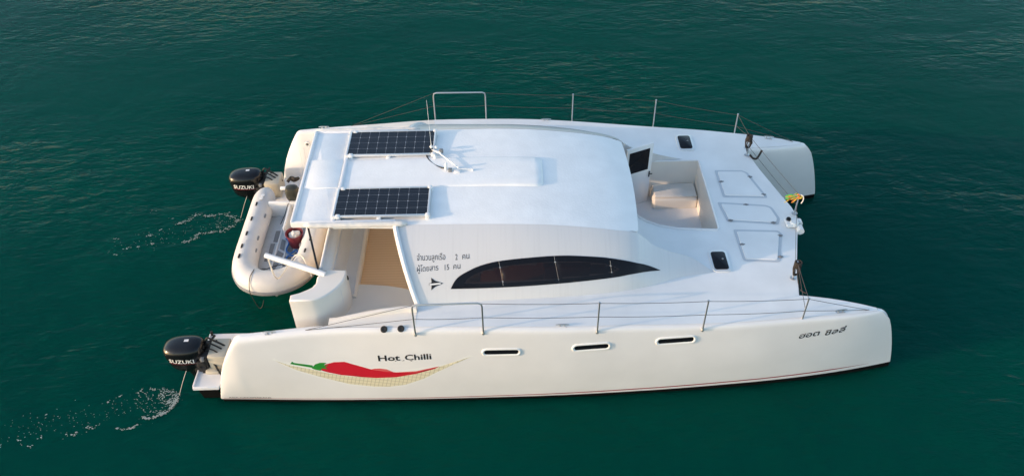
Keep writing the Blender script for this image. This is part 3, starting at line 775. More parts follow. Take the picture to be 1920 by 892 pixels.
g = MB(); q = d0.lerp(d1, .93)+dn*.03; g.tube([(q.x, q.y, 1.34), (q.x, q.y, 1.46)], .012); g.tube([(q.x, q.y, 1.40), (q.x+.05, q.y-.02, 1.42)], .009); g.build('handle', BLACKM, door)

# ---------------- aft cockpit: teak sole, side step, curved seat back, bench
tk = MB(); tk.prism([(.22, -1.66), (.22, 1.66), (1.4, 1.66), (1.4, -1.66)], .80, 1.25); tk.build('cockpit_sole', TEAK, CAT)
for s in (-1, 1):
    sp = MB(); sp.slab([(-.56, s*2.53), (-.56, s*2.27), (-.16, s*2.10), (.10, s*1.75), (.215, s*1.40), (.246, s*1.40), (.45, s*1.415), (.734, s*1.45), (.95, s*1.50), (1.163, s*1.58), (1.45, s*1.70), (1.45, s*2.44), (-.02, s*2.51)], .80, 1.35, .02)
    sp.build('side_seat', CREAM, CAT)
CONS = [(-.572, 2.351), (-.264, 2.36), (-.155, 2.33), (-.066, 2.28), (.03, 2.19), (.102, 2.102), (.155, 2.01), (.185, 1.925), (.197, 1.82), (.188, 1.72), (-.098, 1.71), (-.20, 1.775), (-.241, 1.868), (-.237, 1.992), (-.28, 2.075), (-.343, 2.123), (-.46, 2.19), (-.577, 2.23)]
for s in (-1,):
    c = MB(); c.slab([(x, s*y) for x, y in CONS], 1.10, 1.98, .025); cs = c.build('seat_back', CREAM, CAT, sharp=60)
    # locker door outline and round fitting on its inboard curve
    m = MB(); m.lathe([(0, 0), (.035, 0), (.035, .02), (.02, .026), (0, .026)], (0, 0, 0), 14, 'x'); m.xf(Matrix.Translation((.187, s*1.79, 1.87)) @ Matrix.Rotation(-s*.35, 4, 'Z')); m.build('speaker', BLACKM, cs)
    m = MB(); pz = [(.02, 2.0), (-.07, 2.085)]
    m.tube([(.13, s*2.052, 1.88), (.13, s*2.052, 1.60)], .003, 5); m.build('locker_seam', GREYGEL, cs)
bn = MB(); sec = [(-.23, 1.08), (-.23, 1.945), (-.205, 1.972), (-.175, 1.98), (-.07, 1.95), (-.045, 1.925), (.0, 1.50), (.015, 1.435), (.05, 1.415), (.225, 1.395), (.25, 1.375), (.255, 1.34), (.245, 1.06), (.245, .80)]
bn.loft([[Vector((x, y, z)) for x, z in sec] for y in (-1.72, -1.50, 0, 1.50, 1.72)], closed=False)
bn.add([Vector((x, -1.72, z)) for x, z in sec], [tuple(range(len(sec)))]); bn.add([Vector((x, 1.72, z)) for x, z in sec], [tuple(range(len(sec)))])
bn.build('cockpit_bench', CREAM, CAT, sharp=50)
cu = MB(); cu.loft([[Vector((x, y, z)) for x, z in ((-.047, 1.90), (-.028, 1.895), (.015, 1.52), (.032, 1.452), (.06, 1.434), (.205, 1.417), (.215, 1.400))] for y in (-1.70, 0, 1.70)], closed=False)  # grey sheet over backrest and seat; its tone paints in their shade
cu.build('bench_shade_sheet', GREYGEL, CAT)
MB().tube([(-.205, -1.70, 1.985), (-.205, 1.70, 1.985)], .028, 10).build('bench_rail', GEL, CAT)
for s in (-1,):
    MB().tube([(-.12, s*1.81, 1.965), (-.27, s*1.75, 1.985), (-1.10, s*1.41, 2.02)], [.05, .05, .042], 12).build('davit_arm', GEL, CAT)
    MB().tube([(-.41, s*1.20, 2.42), (-.22, s*1.795, 1.98)], .016, 8).build('roof_strut', BLACK, CAT)

# ---------------- solar panels on their brackets
for s in (-1, 1):
    x0, x1, y0, y1, z = -.035, 1.45, .43, 1.135, 2.535
    fr = MB()
    t = .03
    for a, b_ in (((x0, y0), (x1, y0+t)), ((x0, y1-t), (x1, y1)), ((x0, y0+t), (x0+t, y1-t)), ((x1-t, y0+t), (x1, y1-t))):
        fr.box((a[0], min(s*a[1], s*b_[1]), z-.03), (b_[0], max(s*a[1], s*b_[1]), z+.006), .002)
    sp = fr.build('solar_panel', ALU, CAT)
    cx0, cx1, cy0, cy1 = x0+t, x1-t, y0+t, y1-t
    o = mesh('cells', [(cx0, s*cy0, z), (cx1, s*cy0, z), (cx1, s*cy1, z), (cx0, s*cy1, z)], [(0, 1, 2, 3)], PV, sp, smooth=False)
    uvl = o.data.uv_layers.new(name='UVMap')
    for l, q in zip(o.data.loops, ((0, 0), (1, 0), (1, 1), (0, 1))): uvl.data[l.index].uv = q
    for bx, by, big in ((x1-.02, y1-.02, 1), (x1-.02, y0+.01, 1), (.68, y1-.005, 0), (.68, y0+.005, 0), (.05, y0+.02, 1), (.05, y1-.02, 1)):
        h_ = MB(); h_.box((bx-.035, s*by-.035, zroof(bx, by)-.01), (bx+.035, s*by+.035, z-(.028 if not big else -.012)), .012); h_.build('bracket', PLASTIC, sp)

# ---------------- roof gear: folded lights / aerial mast
gear = MB(); gear.tube([(1.50, .47, 2.555), (1.87, .02, 2.55)], .010, 8); gear.tube([(1.72, .03, 2.53), (2.10, .0, 2.53)], .009, 8); gear.tube([(1.66, .03, 2.50), (1.66, .03, 2.61)], .021, 10)
gear.tube([(2.10, -.01, 2.48), (2.10, -.01, 2.545)], .015, 8); gear.box((1.80, -.07, 2.47), (1.90, .0, 2.54), .012); gear.tube([(1.40, .56, 2.52), (1.56, .42, 2.56)], .017, 8)
g_ = gear.build('aerial_mount', PLASTIC, CAT)
for x, y, z, r_ in ((1.395, .57, 2.585, .029), (1.48, .55, 2.59, .026), (1.47, .37, 2.52, .034), (1.67, .02, 2.63, .025)):
    MB().lathe([(0, -r_), (r_*.7, -r_*.75), (r_, 0), (r_*.7, r_*.7), (0, r_)], (x, y, z), 12).build('lamp', PLASTIC, g_)
MB().box((1.53, .44, 2.53), (1.60, .50, 2.60), .012).build('clamp', GREYB, g_); MB().box((1.70, -.04, 2.50), (1.76, .02, 2.56), .01).build('clamp', GREYB, g_)
MB().tube([(1.395, .57, 2.60), (1.395, .57, 2.7), (1.39, .57, 3.50)], [.006, .0032, .0022], 6).build('whip_aerial', PLASTIC, g_)
MB().tube(smooth_path([(1.31, .46, 2.50), (1.37, .31, 2.50), (1.48, .17, 2.50), (1.60, .07, 2.52), (1.66, .03, 2.55)]), .011, 6).build('cable', BLACKM, g_)

# ---------------- rails, stanchions and lifelines
TOPS = [(1.28, 2.75, 2.26), (2.27, 2.74, 2.26), (3.94, 2.71, 2.19), (5.52, 2.62, 2.09), (7.07, 2.41, 1.875)]
BAS = [1.645, 1.635, 1.575, 1.475, 1.395]
for s in (-1, 1):
    a, b_ = TOPS[0], TOPS[1]
    pts = [(a[0], s*a[1], BAS[0]-.02), (a[0], s*a[1], a[2]-.07), (a[0]+.012, s*a[1], a[2]-.02), (a[0]+.06, s*a[1], a[2]), (b_[0]-.06, s*b_[1], b_[2]), (b_[0]-.012, s*b_[1], b_[2]-.02), (b_[0], s*b_[1], b_[2]-.07), (b_[0], s*b_[1], BAS[1]-.02)]
    MB().tube(pts, .0135, 8).build('gate_rail', STEEL, CAT)
    for i in range(5):
        x, y, z = TOPS[i]
        if i >= 2:
            m = MB(); m.tube([(x, s*y, BAS[i]-.02), (x, s*y, z)], .0125, 8); m.lathe([(0, 0), (.017, 0), (.017, .02), (0, .026)], (x, s*y, z-.01), 10); m.build('stanchion', STEEL, CAT)
        MB().lathe([(0, -.03), (.022, -.03), (.020, .0), (.015, .012), (0, .012)], (x, s*y, BAS[i]), 12).build('stanchion_base', STEEL, CAT)
    def sag(A_, B_, d): A_, B_ = Vector(A_), Vector(B_); return [A_.lerp(B_, k/6)-Vector((0, 0, d*4*(k/6)*(1-k/6))) for k in range(7)]
    aft, bowp = (-.35, s*2.62, 1.63), (8.16, s*2.20, 1.37)
    upper = [aft]+[(x, s*y, z-.012) for x, y, z in TOPS]+[bowp]
    lower = [aft]+[(TOPS[i][0], s*TOPS[i][1], BAS[i]+(TOPS[i][2]-BAS[i])*(.52 if i < 4 else .44)) for i in range(5)]+[bowp]
    for line in (upper, lower):
        path = []
        for i in range(len(line)-1):
            if line is upper and i == 1: path += [Vector(line[1])]; continue
            path += sag(line[i], line[i+1], .018 if 1 <= i <= 4 else .004)[:-1]
        path.append(Vector(line[-1])); MB().tube(path, .004, 6).build('lifeline', WIRE, CAT)
    m = MB(); m.tube([(bowp[0]-.05, bowp[1], bowp[2]-.03), (bowp[0]+.05, bowp[1], bowp[2]-.03)], .012); m.tube([(bowp[0], bowp[1], bowp[2]-.05), (bowp[0], bowp[1], bowp[2]+.01)], .012); m.build('pad_eye', STEEL, CAT)
PB = {'n': (7.15, -1.56, .36), 'f': (7.15, 1.69, .42), 'c': (7.59, 0, .42)}
for k_, (x, y, h_) in PB.items():
    m = MB(); m.tube([(x, y, 1.44), (x, y, 1.45+h_)], .014, 8); m.lathe([(0, 0), (.05, 0), (.05, .008), (.02, .018), (0, .018)], (x, y, 1.452), 14); m.build('bow_post', STEEL, CAT)
top = {k_: Vector((x, y, 1.45+h_-.02)) for k_, (x, y, h_) in PB.items()}
low = {k_: Vector((x, y, 1.45+h_*.45)) for k_, (x, y, h_) in PB.items()}
for a, b_ in ((top['f'], top['c']), (low['c'], low['n']), (low['f'], low['c']), (top['n'], Vector((7.07, -2.41, 1.64))), (top['n'], Vector((7.07, -2.41, 1.865))), (top['f'], Vector((7.07, 2.41, 1.62))), (top['f'], Vector((7.07, 2.41, 1.865)))):
    MB().tube([a, a.lerp(b_, .5)-Vector((0, 0, .012)), b_], .004, 6).build('lifeline', WIRE, CAT)
# anchor windlass and bow roller at the apex
m = MB(); m.box((7.36, -.36, 1.44), (7.56, -.16, 1.50), .02); m.lathe([(0, 0), (.075, 0), (.075, .05), (.06, .07), (0, .07)], (7.50, -.30, 1.46), 16)
wn = m.build('windlass', PLASTIC, CAT); MB().lathe([(0, 0), (.04, 0), (.04, .03), (.02, .05), (0, .052)], (7.42, -.22, 1.50), 14).build('windlass_cap', BLACK, wn)
m = MB(); m.lathe([(0, -.05), (.05, -.05), (.05, .05), (0, .05)], (7.60, -.25, 1.46), 14, 'y'); m.lathe([(0, -.06), (.06, -.06), (.06, .06), (0, .06)], (7.58, -.40, 1.43), 14, 'y'); m.build('bow_roller', PLASTIC, wn)
# fittings on the far bulwark's inboard face
m = MB(); m.lathe([(.045, 0), (.06, .0), (.06, .02), (.045, .025), (.028, .02), (.028, 0)], (0, 0, 0), 16); m.xf(Matrix.Translation((-1.22, 2.475, 1.33)) @ Matrix.Rotation(math.radians(90), 4, 'X')); m.build('hose_fitting', PLASTIC, CAT)
MB().tube([(-1.31, 2.46, 1.25), (-1.32, 2.45, .98)], .006, 6).build('locker_seam', GREYGEL, CAT)
MB().tube([(-1.40, 2.47, 1.19), (-1.41, 2.46, .75)], .004, 6).build('locker_seam', GREYGEL, CAT)

# ------------------------------------------------------------------ outboard motors
def ring(z, cx, a, b_, p=2.6, seg=28):
    out = []
    for k in range(seg):
        t_ = 2*math.pi*k/seg; c_, s_ = math.cos(t_), math.sin(t_)
        out.append(Vector((cx+a*math.copysign(abs(c_)**(2/p), c_), b_*math.copysign(abs(s_)**(2/p), s_), z)))
    return out
def make_outboard(loc, label):
    r_ = empty('outboard_motor', loc, label, 'outboard motor', 'black outboard motors on the two sterns')
    T_ = Matrix.Translation((0, 0, .7)) @ Matrix.Rotation(math.radians(-4), 4, 'Y') @ Matrix.Translation((0, 0, -.7))
    c = MB(); c.loft([ring(*a) for a in ((.60, -.005, .318, .198), (.63, 0, .326, .206), (.70, 0, .33, .21), (.78, 0, .33, .21), (.825, .002, .325, .205), (.862, .006, .308, .19), (.885, .01, .28, .168), (.905, .014, .22, .13), (.915, .016, .14, .08), (.919, .018, .05, .03))]).xf(T_)
    cw = c.build('cowling', BLACK, r_, sharp=60)
    c = MB(); c.loft([ring(*a) for a in ((.32, .05, .15, .11), (.37, .01, .22, .145), (.43, -.01, .275, .17), (.50, -.01, .305, .188), (.592, -.005, .318, .197))]).xf(T_); lc = c.build('lower_cowling', BLACK, r_, sharp=60)
    c = MB(); c.loft([ring(.594, -.005, .312, .192), ring(.602, -.005, .312, .192)]).xf(T_); c.build('cowl_seal', BLACKM, r_)
    bv = bvh_of(cw)
    v, f, wd = text_shape('SUZUKI', .018)
    for s in (-1, 1):
        P = []
        for tx, ty in v:
            for_ = (-.225+.39*tx) if s < 0 else (.165-.39*tx)
            P.append(drop_y(bv, for_+ty*.012, .648+ty/.7*.086-.02*(for_+.235), s, .004) or Vector((for_, s*.21, .65)))
        mesh('lettering', P, f, WHITEV, cw, smooth=False)
        st = []
        for k in range(15):
            x = -.235+.45*k/14; z = .632-.012*math.sin(k/14*3.1)-.01*k/14
            st.append([drop_y(bv, x, z, s, .004), drop_y(bv, x, z+.008, s, .004)])
        st = [q for q in st if q[0] and q[1]]
        m = MB(); m.loft(st, closed=False); m.build('red_line', RED, cw)
    m = MB(); m.add([drop_z(bv, x, y, .003) for x, y in ((.02, .05), (.09, .05), (.09, .0), (.02, .0))], [(0, 1, 2, 3)]); m.build('badge', GREYGEL, cw)
    m = MB(); m.loft([ring(z, cx, a, b_, 2.2, 16) for z, cx, a, b_ in ((-.62, .06, .07, .02), (-.55, .05, .17, .055), (-.45, .05, .16, .06), (-.38, .08, .10, .03), (-.2, .09, .10, .04), (.0, .10, .12, .06), (.2, .09, .15, .09), (.36, .07, .18, .11))]); m.build('leg', BLACK, r_)
    m = MB(); m.prism([(-.22, -.10), (.1, -.12), (.24, -.03), (.24, .03), (.1, .12), (-.22, .10)], -.20, -.185, .004); m.build('cavitation_plate', BLACK, r_)
    m = MB(); m.lathe([(0, -.08), (.035, -.06), (.045, 0), (.04, .05), (0, .06)], (-.16, 0, -.5), 12, 'x')
    for k in range(3):
        a = k*2.094; q = Matrix.Rotation(a, 4, 'X')
        m.add([q @ Vector(p) + Vector((-.16, 0, -.5)) for p in ((.03, .03, -.02), (.02, .14, -.05), (-.03, .15, .04), (-.03, .03, .02))], [(0, 1, 2, 3)])
    m.build('propeller', GREYB, r_)
    m = MB(); m.box((.26, -.19, .26), (.36, -.10, .74), .015); m.box((.26, .10, .26), (.36, .19, .74), .015); m.box((.22, -.17, .62), (.39, .17, .75), .02); m.box((.16, -.13, .28), (.30, .13, .64), .03)
    m.tube([(.27, -.22, .40), (.27, .22, .40)], .035, 10); m.tube([(.24, -.24, .56), (.24, .24, .56)], .025, 10); m.box((.20, -.22, .44), (.33, -.15, .66), .02); m.box((.10, -.17, .36), (.24, -.11, .50), .02); m.build('clamp_bracket', BLACKM, r_)
    m = MB()
    for i, (y, h_, xe, ye, ze) in enumerate(((.06, .92, .62, .05, .74), (.02, .88, .60, -.02, .73), (-.04, .84, .58, -.10, .70), (-.12, .62, .52, -.24, .46), (.10, .80, .45, .16, .75))):
        m.tube(smooth_path([(.28, y, .68), (.36, y*1.1, h_-.03*i), (.46, (y+ye)/2, h_-.04), (xe, ye, ze), (xe+.06, ye-.02, ze-.10)], 5), .016-.002*(i % 3), 7)
    m.tube([(.26, .03, .70), (.36, .06, .80), (.44, .20, .84)], .02, 8); m.build('control_cables', BLACKM, r_)
    m = MB(); rnd = random.Random(3)
    for i in range(9):
        a = Vector((.26+rnd.random()*.14, -.20+rnd.random()*.34, .40+rnd.random()*.36)); m.box(a-Vector((.025, .03, .03)), a+Vector((.03, .03, .035)), .01)
    m.build('linkage', GREYB, r_)
    return r_
make_outboard((-2.475, -2.18, 0), 'black outboard motor with white lettering on the stern nearest the camera')
make_outboard((-2.475, 2.18, 0), 'black outboard motor with white lettering on the far stern, behind the dinghy')
for s in (-1, 1):
    x, y = -2.475, s*2.18
    m = MB(); m.tube(smooth_path([(x-.02, y-.185, .44), (x-.11, y-.25, .25), (x-.215, y-.325, .0)], 5), .0045, 6)
    o = m.build('water_jet', ROPEW); tag(o, 'thin jet of cooling water falling from the %s outboard' % ('near' if s < 0 else 'far'), 'water jet', 'cooling water jets of the outboards')

# ------------------------------------------------------------------ inflatable dinghy slung across the stern
D0 = Vector((-1.43, .4, .5))
DG = empty('inflatable_dinghy', D0, 'pale grey inflatable dinghy with grey floor pads slung between the two hulls behind the hardtop', 'dinghy')
left = [(-2.00, 1.86), (-2.00, 1.55), (-2.00, 1.0), (-2.00, .4), (-1.99, -.05), (-1.94, -.36), (-1.82, -.60), (-1.64, -.74), (-1.43, -.78)]
path = left + [(-2.86-x, y) for x, y in left[::-1][1:]]
path = smooth_path([(x, y, .70+.09*max(0, min(1, (.2-y)/1.0))**1.5) for x, y in path], 4)
rr_ = []
for p in path:
    e_ = max(0, p.y-1.45)/.41; rr_.append(.215*math.sqrt(max(.02, 1-e_*e_*.97)))
m = MB(); m.tube(path, rr_, 20); tb = m.build('buoyancy_tube', TUBE, DG, sharp=70, off=D0)
# rub strip along the outside of the bow, lower lip
st = []
for i, p in enumerate(path):
    if p.y > .35: continue
    d = (path[min(i+1, len(path)-1)]-path[max(i-1, 0)]).normalized(); out_ = Vector((d.y, -d.x, 0)).normalized()
    if (p-Vector((-1.43, .4, p.z))).dot(out_) < 0: out_ = -out_
    st.append([p+out_*.205+Vector((0, 0, -.01)), p+out_*.234+Vector((0, 0, -.02)), p+out_*.226+Vector((0, 0, -.085)), p+out_*.19+Vector((0, 0, -.10))])
m = MB(); m.loft(st); m.build('rub_strip', TUBEG, DG, off=D0)
for k in (6, 14, 22, len(path)-23, len(path)-15, len(path)-7):           # seams round the tube
    k = max(1, min(len(path)-2, k)); d = (path[k+1]-path[k-1]).normalized()
    a = [path[k]+(Vector((0, 0, 1))*math.cos(t_)+d.cross(Vector((0, 0, 1))).normalized()*math.sin(t_))*(rr_[k]+.002) for t_ in [2*math.pi*j/20 for j in range(21)]]
    mm = MB(); mm.loft([[p-d*.02 for p in a], [p+d*.02 for p in a]], closed=False); mm.build('tube_seam', TUBE, DG, off=D0)
m = MB(); m.prism([(-1.88, 1.5), (-1.88, -.1), (-1.72, -.48), (-1.43, -.60), (-1.14, -.48), (-.98, -.1), (-.98, 1.5)], .50, .565, .01); m.build('floor', FLOORW, DG, off=D0)
m = MB(); m.loft([[Vector((-1.43+a*.52*w_, y, z)) for a, z in ((-1, .50), (-.5, .38), (0, .28), (.5, .38), (1, .50))] for y, w_ in ((1.5, 1), (.3, 1), (-.3, .8), (-.62, .3))], closed=False); m.build('keel', FLOORW, DG, off=D0)
m = MB(); m.box((-1.83, 1.22, .50), (-1.03, 1.28, .90), .015); m.build('transom', PLASTIC, DG, off=D0)
m = MB(); m.box((-1.44, .55, .562), (-1.40, 1.215, .86), .012); m.build('seat_frame', PLASTIC, DG, off=D0)
def pad(poly): 
    m = MB(); m.prism(poly, .563, .572, .003); m.build('floor_pad', GREYB, DG, off=D0)
for pl in ([(-1.66, .80), (-1.575, .80), (-1.575, .49), (-1.655, .50)], [(-1.69, .45), (-1.61, .45), (-1.61, .13), (-1.68, .14)], [(-1.72, .09), (-1.65, .10), (-1.66, -.02), (-1.72, -.01)], [(-1.72, -.19), (-1.65, -.19), (-1.67, -.33), (-1.70, -.32)],
           [(-1.52, .27), (-1.40, .18), (-1.45, -.04), (-1.55, .02)], [(-1.56, -.04), (-1.44, -.07), (-1.50, -.27), (-1.58, -.24)], [(-1.51, .57), (-1.43, .53), (-1.41, .25), (-1.50, .31)], [(-1.36, .50), (-1.27, .46), (-1.25, .18), (-1.35, .24)], [(-1.37, .12), (-1.25, .08), (-1.29, -.2), (-1.38, -.12)], [(-1.20, .20), (-1.10, .17), (-1.12, -.15), (-1.2, -.08)]):
    pad(pl)
rails = MB(); rails.box((-1.567, -.45, .562), (-1.54, .9, .585), .005); rails.box((-1.39, -.45, .562), (-1.37, .55, .585), .005); rails.build('floor_batten', PLASTIC, DG, off=D0)
for x, y, inn in ((-2.03, 1.18, 0), (-2.03, .76, 0), (-2.03, .36, 0), (-2.04, .02, 0), (-2.02, -.26, 0), (-1.83, .92, 1), (-1.83, .31, 1), (-1.81, .0, 1), (-.84, .62, 0), (-.86, .18, 0), (-.90, -.14, 0), (-1.04, .12, 1), (-1.04, .55, 1)):
    dx = (x+2.0) if x < -1.43 else (x+.86); a = math.asin(max(-1, min(1, dx/.22))); z = .70+.218*math.cos(a)+.09*max(0, min(1, (.2-y)/1.0))**1.5
    m = MB(); m.prism(rrect(0, 0, .036, .11, .016), -.004, .004, .002); m.tube([(0, -.045, .004), (0, -.025, .02), (0, .025, .02), (0, .045, .004)], .006, 6)
    m.xf(Matrix.Translation((x, y, z)) @ Matrix.Rotation(a, 4, 'Y')); m.build('grab_handle', BLACKM if not inn else TUBEG, DG, off=D0)
for x, y in ((-1.96, 1.42), (-1.97, 1.34)):
    m = MB(); m.lathe([(.02, 0), (.035, 0), (.035, .014), (.02, .014)], (x, y, .915), 14); m.build('valve', PLASTIC, DG, off=D0)

bk_ = MB(); bk_.lathe([(0, 0), (.115, 0), (.15, .27), (.162, .275), (.162, .29), (.148, .29), (.143, .27), (.108, .02), (0, .02)], (0, 0, 0), 24)
B0 = Vector((-1.20, .40, .58)); bkt = empty('bucket', B0, 'maroon plastic bucket standing on the floor of the dinghy', 'bucket')
bk_.build('tub', BUCK, bkt, sharp=50)
m = MB(); rings = []
for i in range(9):
    th = math.pi*i/8; ring_ = []
    for k in range(18):
        ph = 2*math.pi*k/18; d = Vector((math.sin(th)*math.cos(ph), math.sin(th)*math.sin(ph), -math.cos(th))); nz = noise.noise(d*2.1)+.6*noise.noise(d*4.7)
        ring_.append(Vector((d.x*.105*(1+.35*nz), d.y*.10*(1+.35*nz), .235+d.z*.055*(1+.8*nz))))
    rings.append(ring_)
m.loft(rings)
o = m.build('cleaning_rag', CANVAS, None); o.location = B0; tag(o, 'crumpled white rags filling the maroon bucket', 'rags')
def scribble(name, pts, r_, m_, label, cat, group=None):
    o = MB().tube(smooth_path(pts, 6), r_, 7).build(name, m_); tag(o, label, cat, group); return o
scribble('rope', [(-1.42, .55, .60), (-1.34, .40, .62), (-1.36, .24, .60), (-1.27, .14, .60), (-1.17, .22, .61), (-1.12, .05, .60), (-1.24, -.02, .60), (-1.16, -.12, .61), (-1.05, -.02, .62), (-1.28, .08, .61), (-1.33, -.10, .60)], .016, BLUE, 'blue rope lying loose on the dinghy floor beside the bucket', 'rope')
scribble('tie_down_strap', [(-1.60, .95, .60), (-1.52, 1.10, .72), (-1.46, 1.20, .86), (-1.36, 1.36, .96)], .007, ROPEK, 'thin dark strap running up to the dinghy transom', 'strap')
scribble('tie_down_strap', [(-1.76, -.42, .80), (-1.62, -.36, .70), (-1.46, -.26, .68), (-1.25, -.18, .66)], .007, ROPEK, 'thin dark strap across the floor near the dinghy bow', 'strap')
scribble('davit_line', [(-1.07, -1.42, 1.97), (-1.10, -1.20, 1.30), (-1.09, -.42, .96), (-1.0, -.32, 1.0), (-.90, -.36, 1.0), (-.80, -.52, .93), (-.72, -.66, .80)], .012, ROPEW, 'white rope looped from the near davit arm round the dinghy tube', 'rope')
scribble('painter_line', [(-1.66, -.66, 1.0), (-1.70, -.84, .98), (-1.71, -.98, .82), (-1.69, -1.0, .66), (-1.62, -1.03, .45), (-1.55, -1.06, .50), (-1.50, -1.02, .62)], .006, ROPEK, 'thin dark painter line hanging over the dinghy bow', 'rope')

# small tender motor on the dinghy transom, half under the hardtop
TM = empty('tender_motor', (-1.37, 1.36, .88), 'small dark motor with white tiller on the dinghy transom, half under the roof', 'outboard motor')
m = MB(); m.loft([ring(*a) for a in ((-.02, 0, .10, .08), (.06, 0, .13, .10), (.20, 0, .135, .105), (.27, 0, .11, .085), (.30, 0, .05, .04))]); m.build('cowling', mat('dark_olive_cowling', (.035, .035, .025), .4), TM)
m = MB(); m.tube([(0, .06, 0), (0, .10, -.75)], [.06, .045], 10); m.build('leg', BLACKM, TM)
m = MB(); m.box((-.24, .05, .16), (.10, .12, .21), .015); m.build('tiller', PLASTIC, TM)
m = MB(); m.tube(smooth_path([(-.12, .22, .22), (-.05, .28, .28), (.03, .22, .30), (.08, .28, .26), (0, .24, .24), (-.08, .26, .30)]), .03, 7); m.build('cover_lashing', ROPEK, TM)

# ------------------------------------------------------------------ rope coils and ribbons on the bow posts
def coil(c, label, tail, seed, sz=1.0):
    rnd = random.Random(seed); pts = []
    for i in range(34):
        a = i*.9; rx_, rz_ = (.045+.012*rnd.random())*sz, (.12+.03*rnd.random())*sz
        pts.append(Vector(c)+Vector((math.cos(a)*rx_+rnd.uniform(-.01, .01), rnd.uniform(-.03, .03), math.sin(a)*rz_-.10*sz)))
    m = MB(); m.tube(smooth_path(pts, 4), .011, 6)
    for i in range(4):
        z = c[2]-.05+.03*i; m.tube([Vector((c[0]+.05*math.cos(t_), c[1]+.05*math.sin(t_), z)) for t_ in [j*.7 for j in range(10)]], .013, 6)
    m.tube(smooth_path([Vector(c)]+[Vector(t_) for t_ in tail], 5), .010, 6)
    o = m.build('rope_coil', ROPEK); tag(o, label, 'rope', 'dark rope coils on the bow posts')
coil((7.16, -1.57, 1.76), 'dark rope coil hanging from the near bow post', [(7.19, -1.60, 1.55), (7.22, -1.72, 1.40), (7.20, -1.85, 1.46), (7.24, -1.95, 1.50)], 1)
coil((7.13, 1.69, 1.84), 'dark rope coil hanging from the far bow post', [(7.10, 1.66, 1.70), (7.15, 1.70, 1.50)], 2, .95)
scribble('mooring_line', [(7.20, 1.66, 1.47), (7.24, 1.58, 1.455), (7.30, 1.56, 1.46), (7.36, 1.62, 1.50), (7.41, 1.68, 1.56)], .02, ROPEK, 'short thick black line curling over the deck edge by the far bow post', 'rope')
RB = empty('ribbon_garland', (7.59, 0, 1.81), 'bunch of orange, yellow and green ribbons tied to the centre bow post', 'ribbons')
cols = {'orange': (.70, .19, .03), 'yellow': (.75, .52, .06), 'red': (.62, .05, .05), 'green': (.04, .35, .06), 'pink': (.62, .22, .30)}
rnd = random.Random(11)
for nm, c_ in cols.items():
    mm = mat(nm+'_ribbon', c_, .7)
    m = MB()
    for i in range(10 if nm in ('yellow',) else 6 if nm in ('orange', 'green') else 4):
        L_ = rnd.uniform(.12, .30); an = rnd.uniform(-.35, .45); dz_ = rnd.uniform(-.17, .03); w_ = rnd.uniform(.010, .020)
        base = Vector((rnd.uniform(-.04, .03), rnd.uniform(-.04, .04), rnd.uniform(-.03, .05))); rows = []
        for k in range(7):
            t_ = k/6; p = base+Vector((-L_*t_*math.cos(an), L_*t_*math.sin(an), dz_*t_*t_+.02*math.sin(t_*5+i))); wv_ = Vector((0, .4, .9)).normalized()*w_*(1-.3*t_)
            rows.append([p-wv_, p+Vector((0, -.004, 0)), p+wv_])
        m.loft(rows, closed=False)
    if nm in ('yellow', 'orange'):
        m.lathe([(0, -.05), (.04, -.03), (.05, 0), (.035, .035), (0, .05)], (rnd.uniform(-.03, .03), 0, .01 if nm == 'yellow' else .03), 9)
    m.xf(Matrix.Scale(.8, 4)); m.build('ribbon', mm, RB)
scribble('cord', [(7.60, 0, 1.86), (7.645, -.03, 1.85), (7.655, -.05, 1.78), (7.63, -.06, 1.72)], .010, ROPEW, 'white cord end hanging beside the bright ribbons at the bow', 'cord')

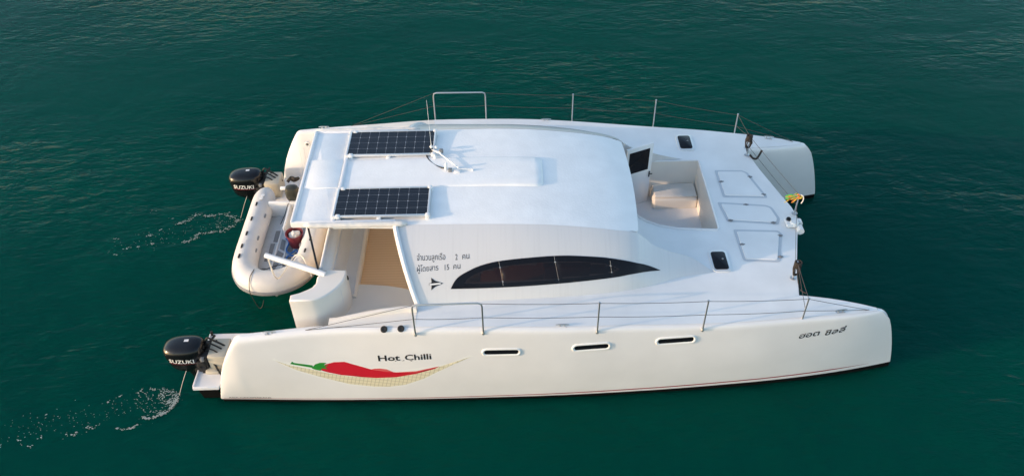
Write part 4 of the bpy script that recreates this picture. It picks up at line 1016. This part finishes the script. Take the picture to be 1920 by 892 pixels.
# ------------------------------------------------------------------ foam trails on the water
def foam(label, seed, strokes, core, flecks, band):
    rnd = random.Random(seed); m = MB()
    def dab(x, y, r_, el=.6, n2=7):
        ro_ = rnd.uniform(-.3, .7); a0 = rnd.random()*6; c_ = Vector((x, y, .003+.003*rnd.random())); rg = []
        for j in range(n2):
            a_ = a0+2*math.pi*j/n2; q = Vector((math.cos(a_), math.sin(a_)*el, 0))*r_*rnd.uniform(.6, 1.25); q.rotate(Matrix.Rotation(ro_, 3, 'Z')); rg.append(c_+q)
        m.add([c_+Vector((0, 0, .003))]+rg, [(0, 1+j, 1+(j+1) % n2) for j in range(n2)])
    for pts, w_, n_ in strokes:                    # lines of froth
        P = smooth_path([(x, y, 0) for x, y in pts], 8); N = len(P)
        for i in range(n_):
            k = rnd.random()*(N-1); p = P[int(k)].lerp(P[min(N-1, int(k)+1)], k % 1)
            if noise.noise(Vector((k*.33, seed, 0))) < -.12: continue
            dab(p.x+rnd.gauss(0, w_), p.y+rnd.gauss(0, w_*.7), rnd.uniform(.004, .016))
    for i in range(core[1]):                       # broken web of bubbles where the jet lands
        xs_, ys_ = [p[0] for p in core[0]], [p[1] for p in core[0]]; x, y = rnd.uniform(min(xs_), max(xs_)), rnd.uniform(min(ys_), max(ys_))
        if inside((x, y), core[0]) and abs(noise.noise(Vector((x*9, y*12, seed)))) < .07: dab(x, y, rnd.uniform(.003, .010))
    for x, y in flecks:                            # loose flecks drifting away
        for i in range(rnd.randint(3, 8)): dab(x+rnd.gauss(0, .035), y+rnd.gauss(0, .018), rnd.uniform(.006, .022), .5)
    for i in range(band[2]):
        t_ = rnd.random(); a_, b_ = band[0], band[1]; dab(a_[0]+(b_[0]-a_[0])*t_+rnd.gauss(0, .12), a_[1]+(b_[1]-a_[1])*t_+rnd.gauss(0, .16), rnd.uniform(.003, .010))
    o = m.build('sea_foam', FOAM); tag(o, label, 'foam', kind='stuff')
foam('white foam bubbles drifting from the near outboard', 3,
     [([(-2.71, -2.55), (-2.72, -2.66), (-2.78, -2.79), (-2.88, -2.88), (-3.02, -2.94), (-3.14, -2.93)], .018, 330), ([(-2.72, -2.52), (-2.82, -2.44), (-2.93, -2.43), (-2.97, -2.50), (-2.90, -2.64)], .03, 90),
      ([(-3.19, -3.06), (-3.24, -3.12), (-3.42, -3.14)], .016, 70), ([(-2.71, -2.54), (-2.76, -2.62), (-2.84, -2.66)], .045, 110), ([(-2.93, -2.38), (-3.13, -2.37), (-3.27, -2.37), (-3.40, -2.46)], .02, 40)],
     ([(-2.70, -2.44), (-3.1, -2.36), (-3.36, -2.42), (-3.40, -2.60), (-3.12, -2.92), (-2.74, -2.86)], 2000),
     [(-3.5, -3.12), (-3.78, -3.08), (-3.91, -3.10), (-4.09, -3.21), (-4.19, -3.23), (-4.72, -3.43), (-4.93, -3.31), (-4.63, -2.85), (-4.62, -3.27), (-5.2, -3.4), (-3.62, -2.5), (-3.8, -2.62)], ((-3.0, -2.6), (-5.2, -3.15), 150))
foam('white foam bubbles drifting from the far outboard', 4,
     [([(-2.69, 1.79), (-2.88, 1.90), (-3.1, 1.98), (-3.34, 1.93), (-3.6, 1.98), (-3.72, 1.83), (-3.89, 1.71)], .03, 210), ([(-2.69, 1.79), (-2.81, 1.60), (-2.98, 1.47), (-3.21, 1.43), (-3.4, 1.40), (-3.46, 1.25), (-3.66, 1.16)], .025, 230)],
     ([(-2.69, 1.79), (-2.94, 1.93), (-3.22, 1.85), (-3.1, 1.55), (-2.85, 1.57)], 900),
     [(-4.18, 1.52), (-4.23, 1.15), (-4.47, 1.07), (-4.66, 1.03), (-4.81, .85), (-4.99, 1.3), (-4.36, 1.38), (-4.54, 2.13), (-4.09, 1.87), (-3.02, 2.0), (-3.62, 1.98), (-3.5, 1.27)], ((-3.0, 1.7), (-4.9, 1.1), 110))
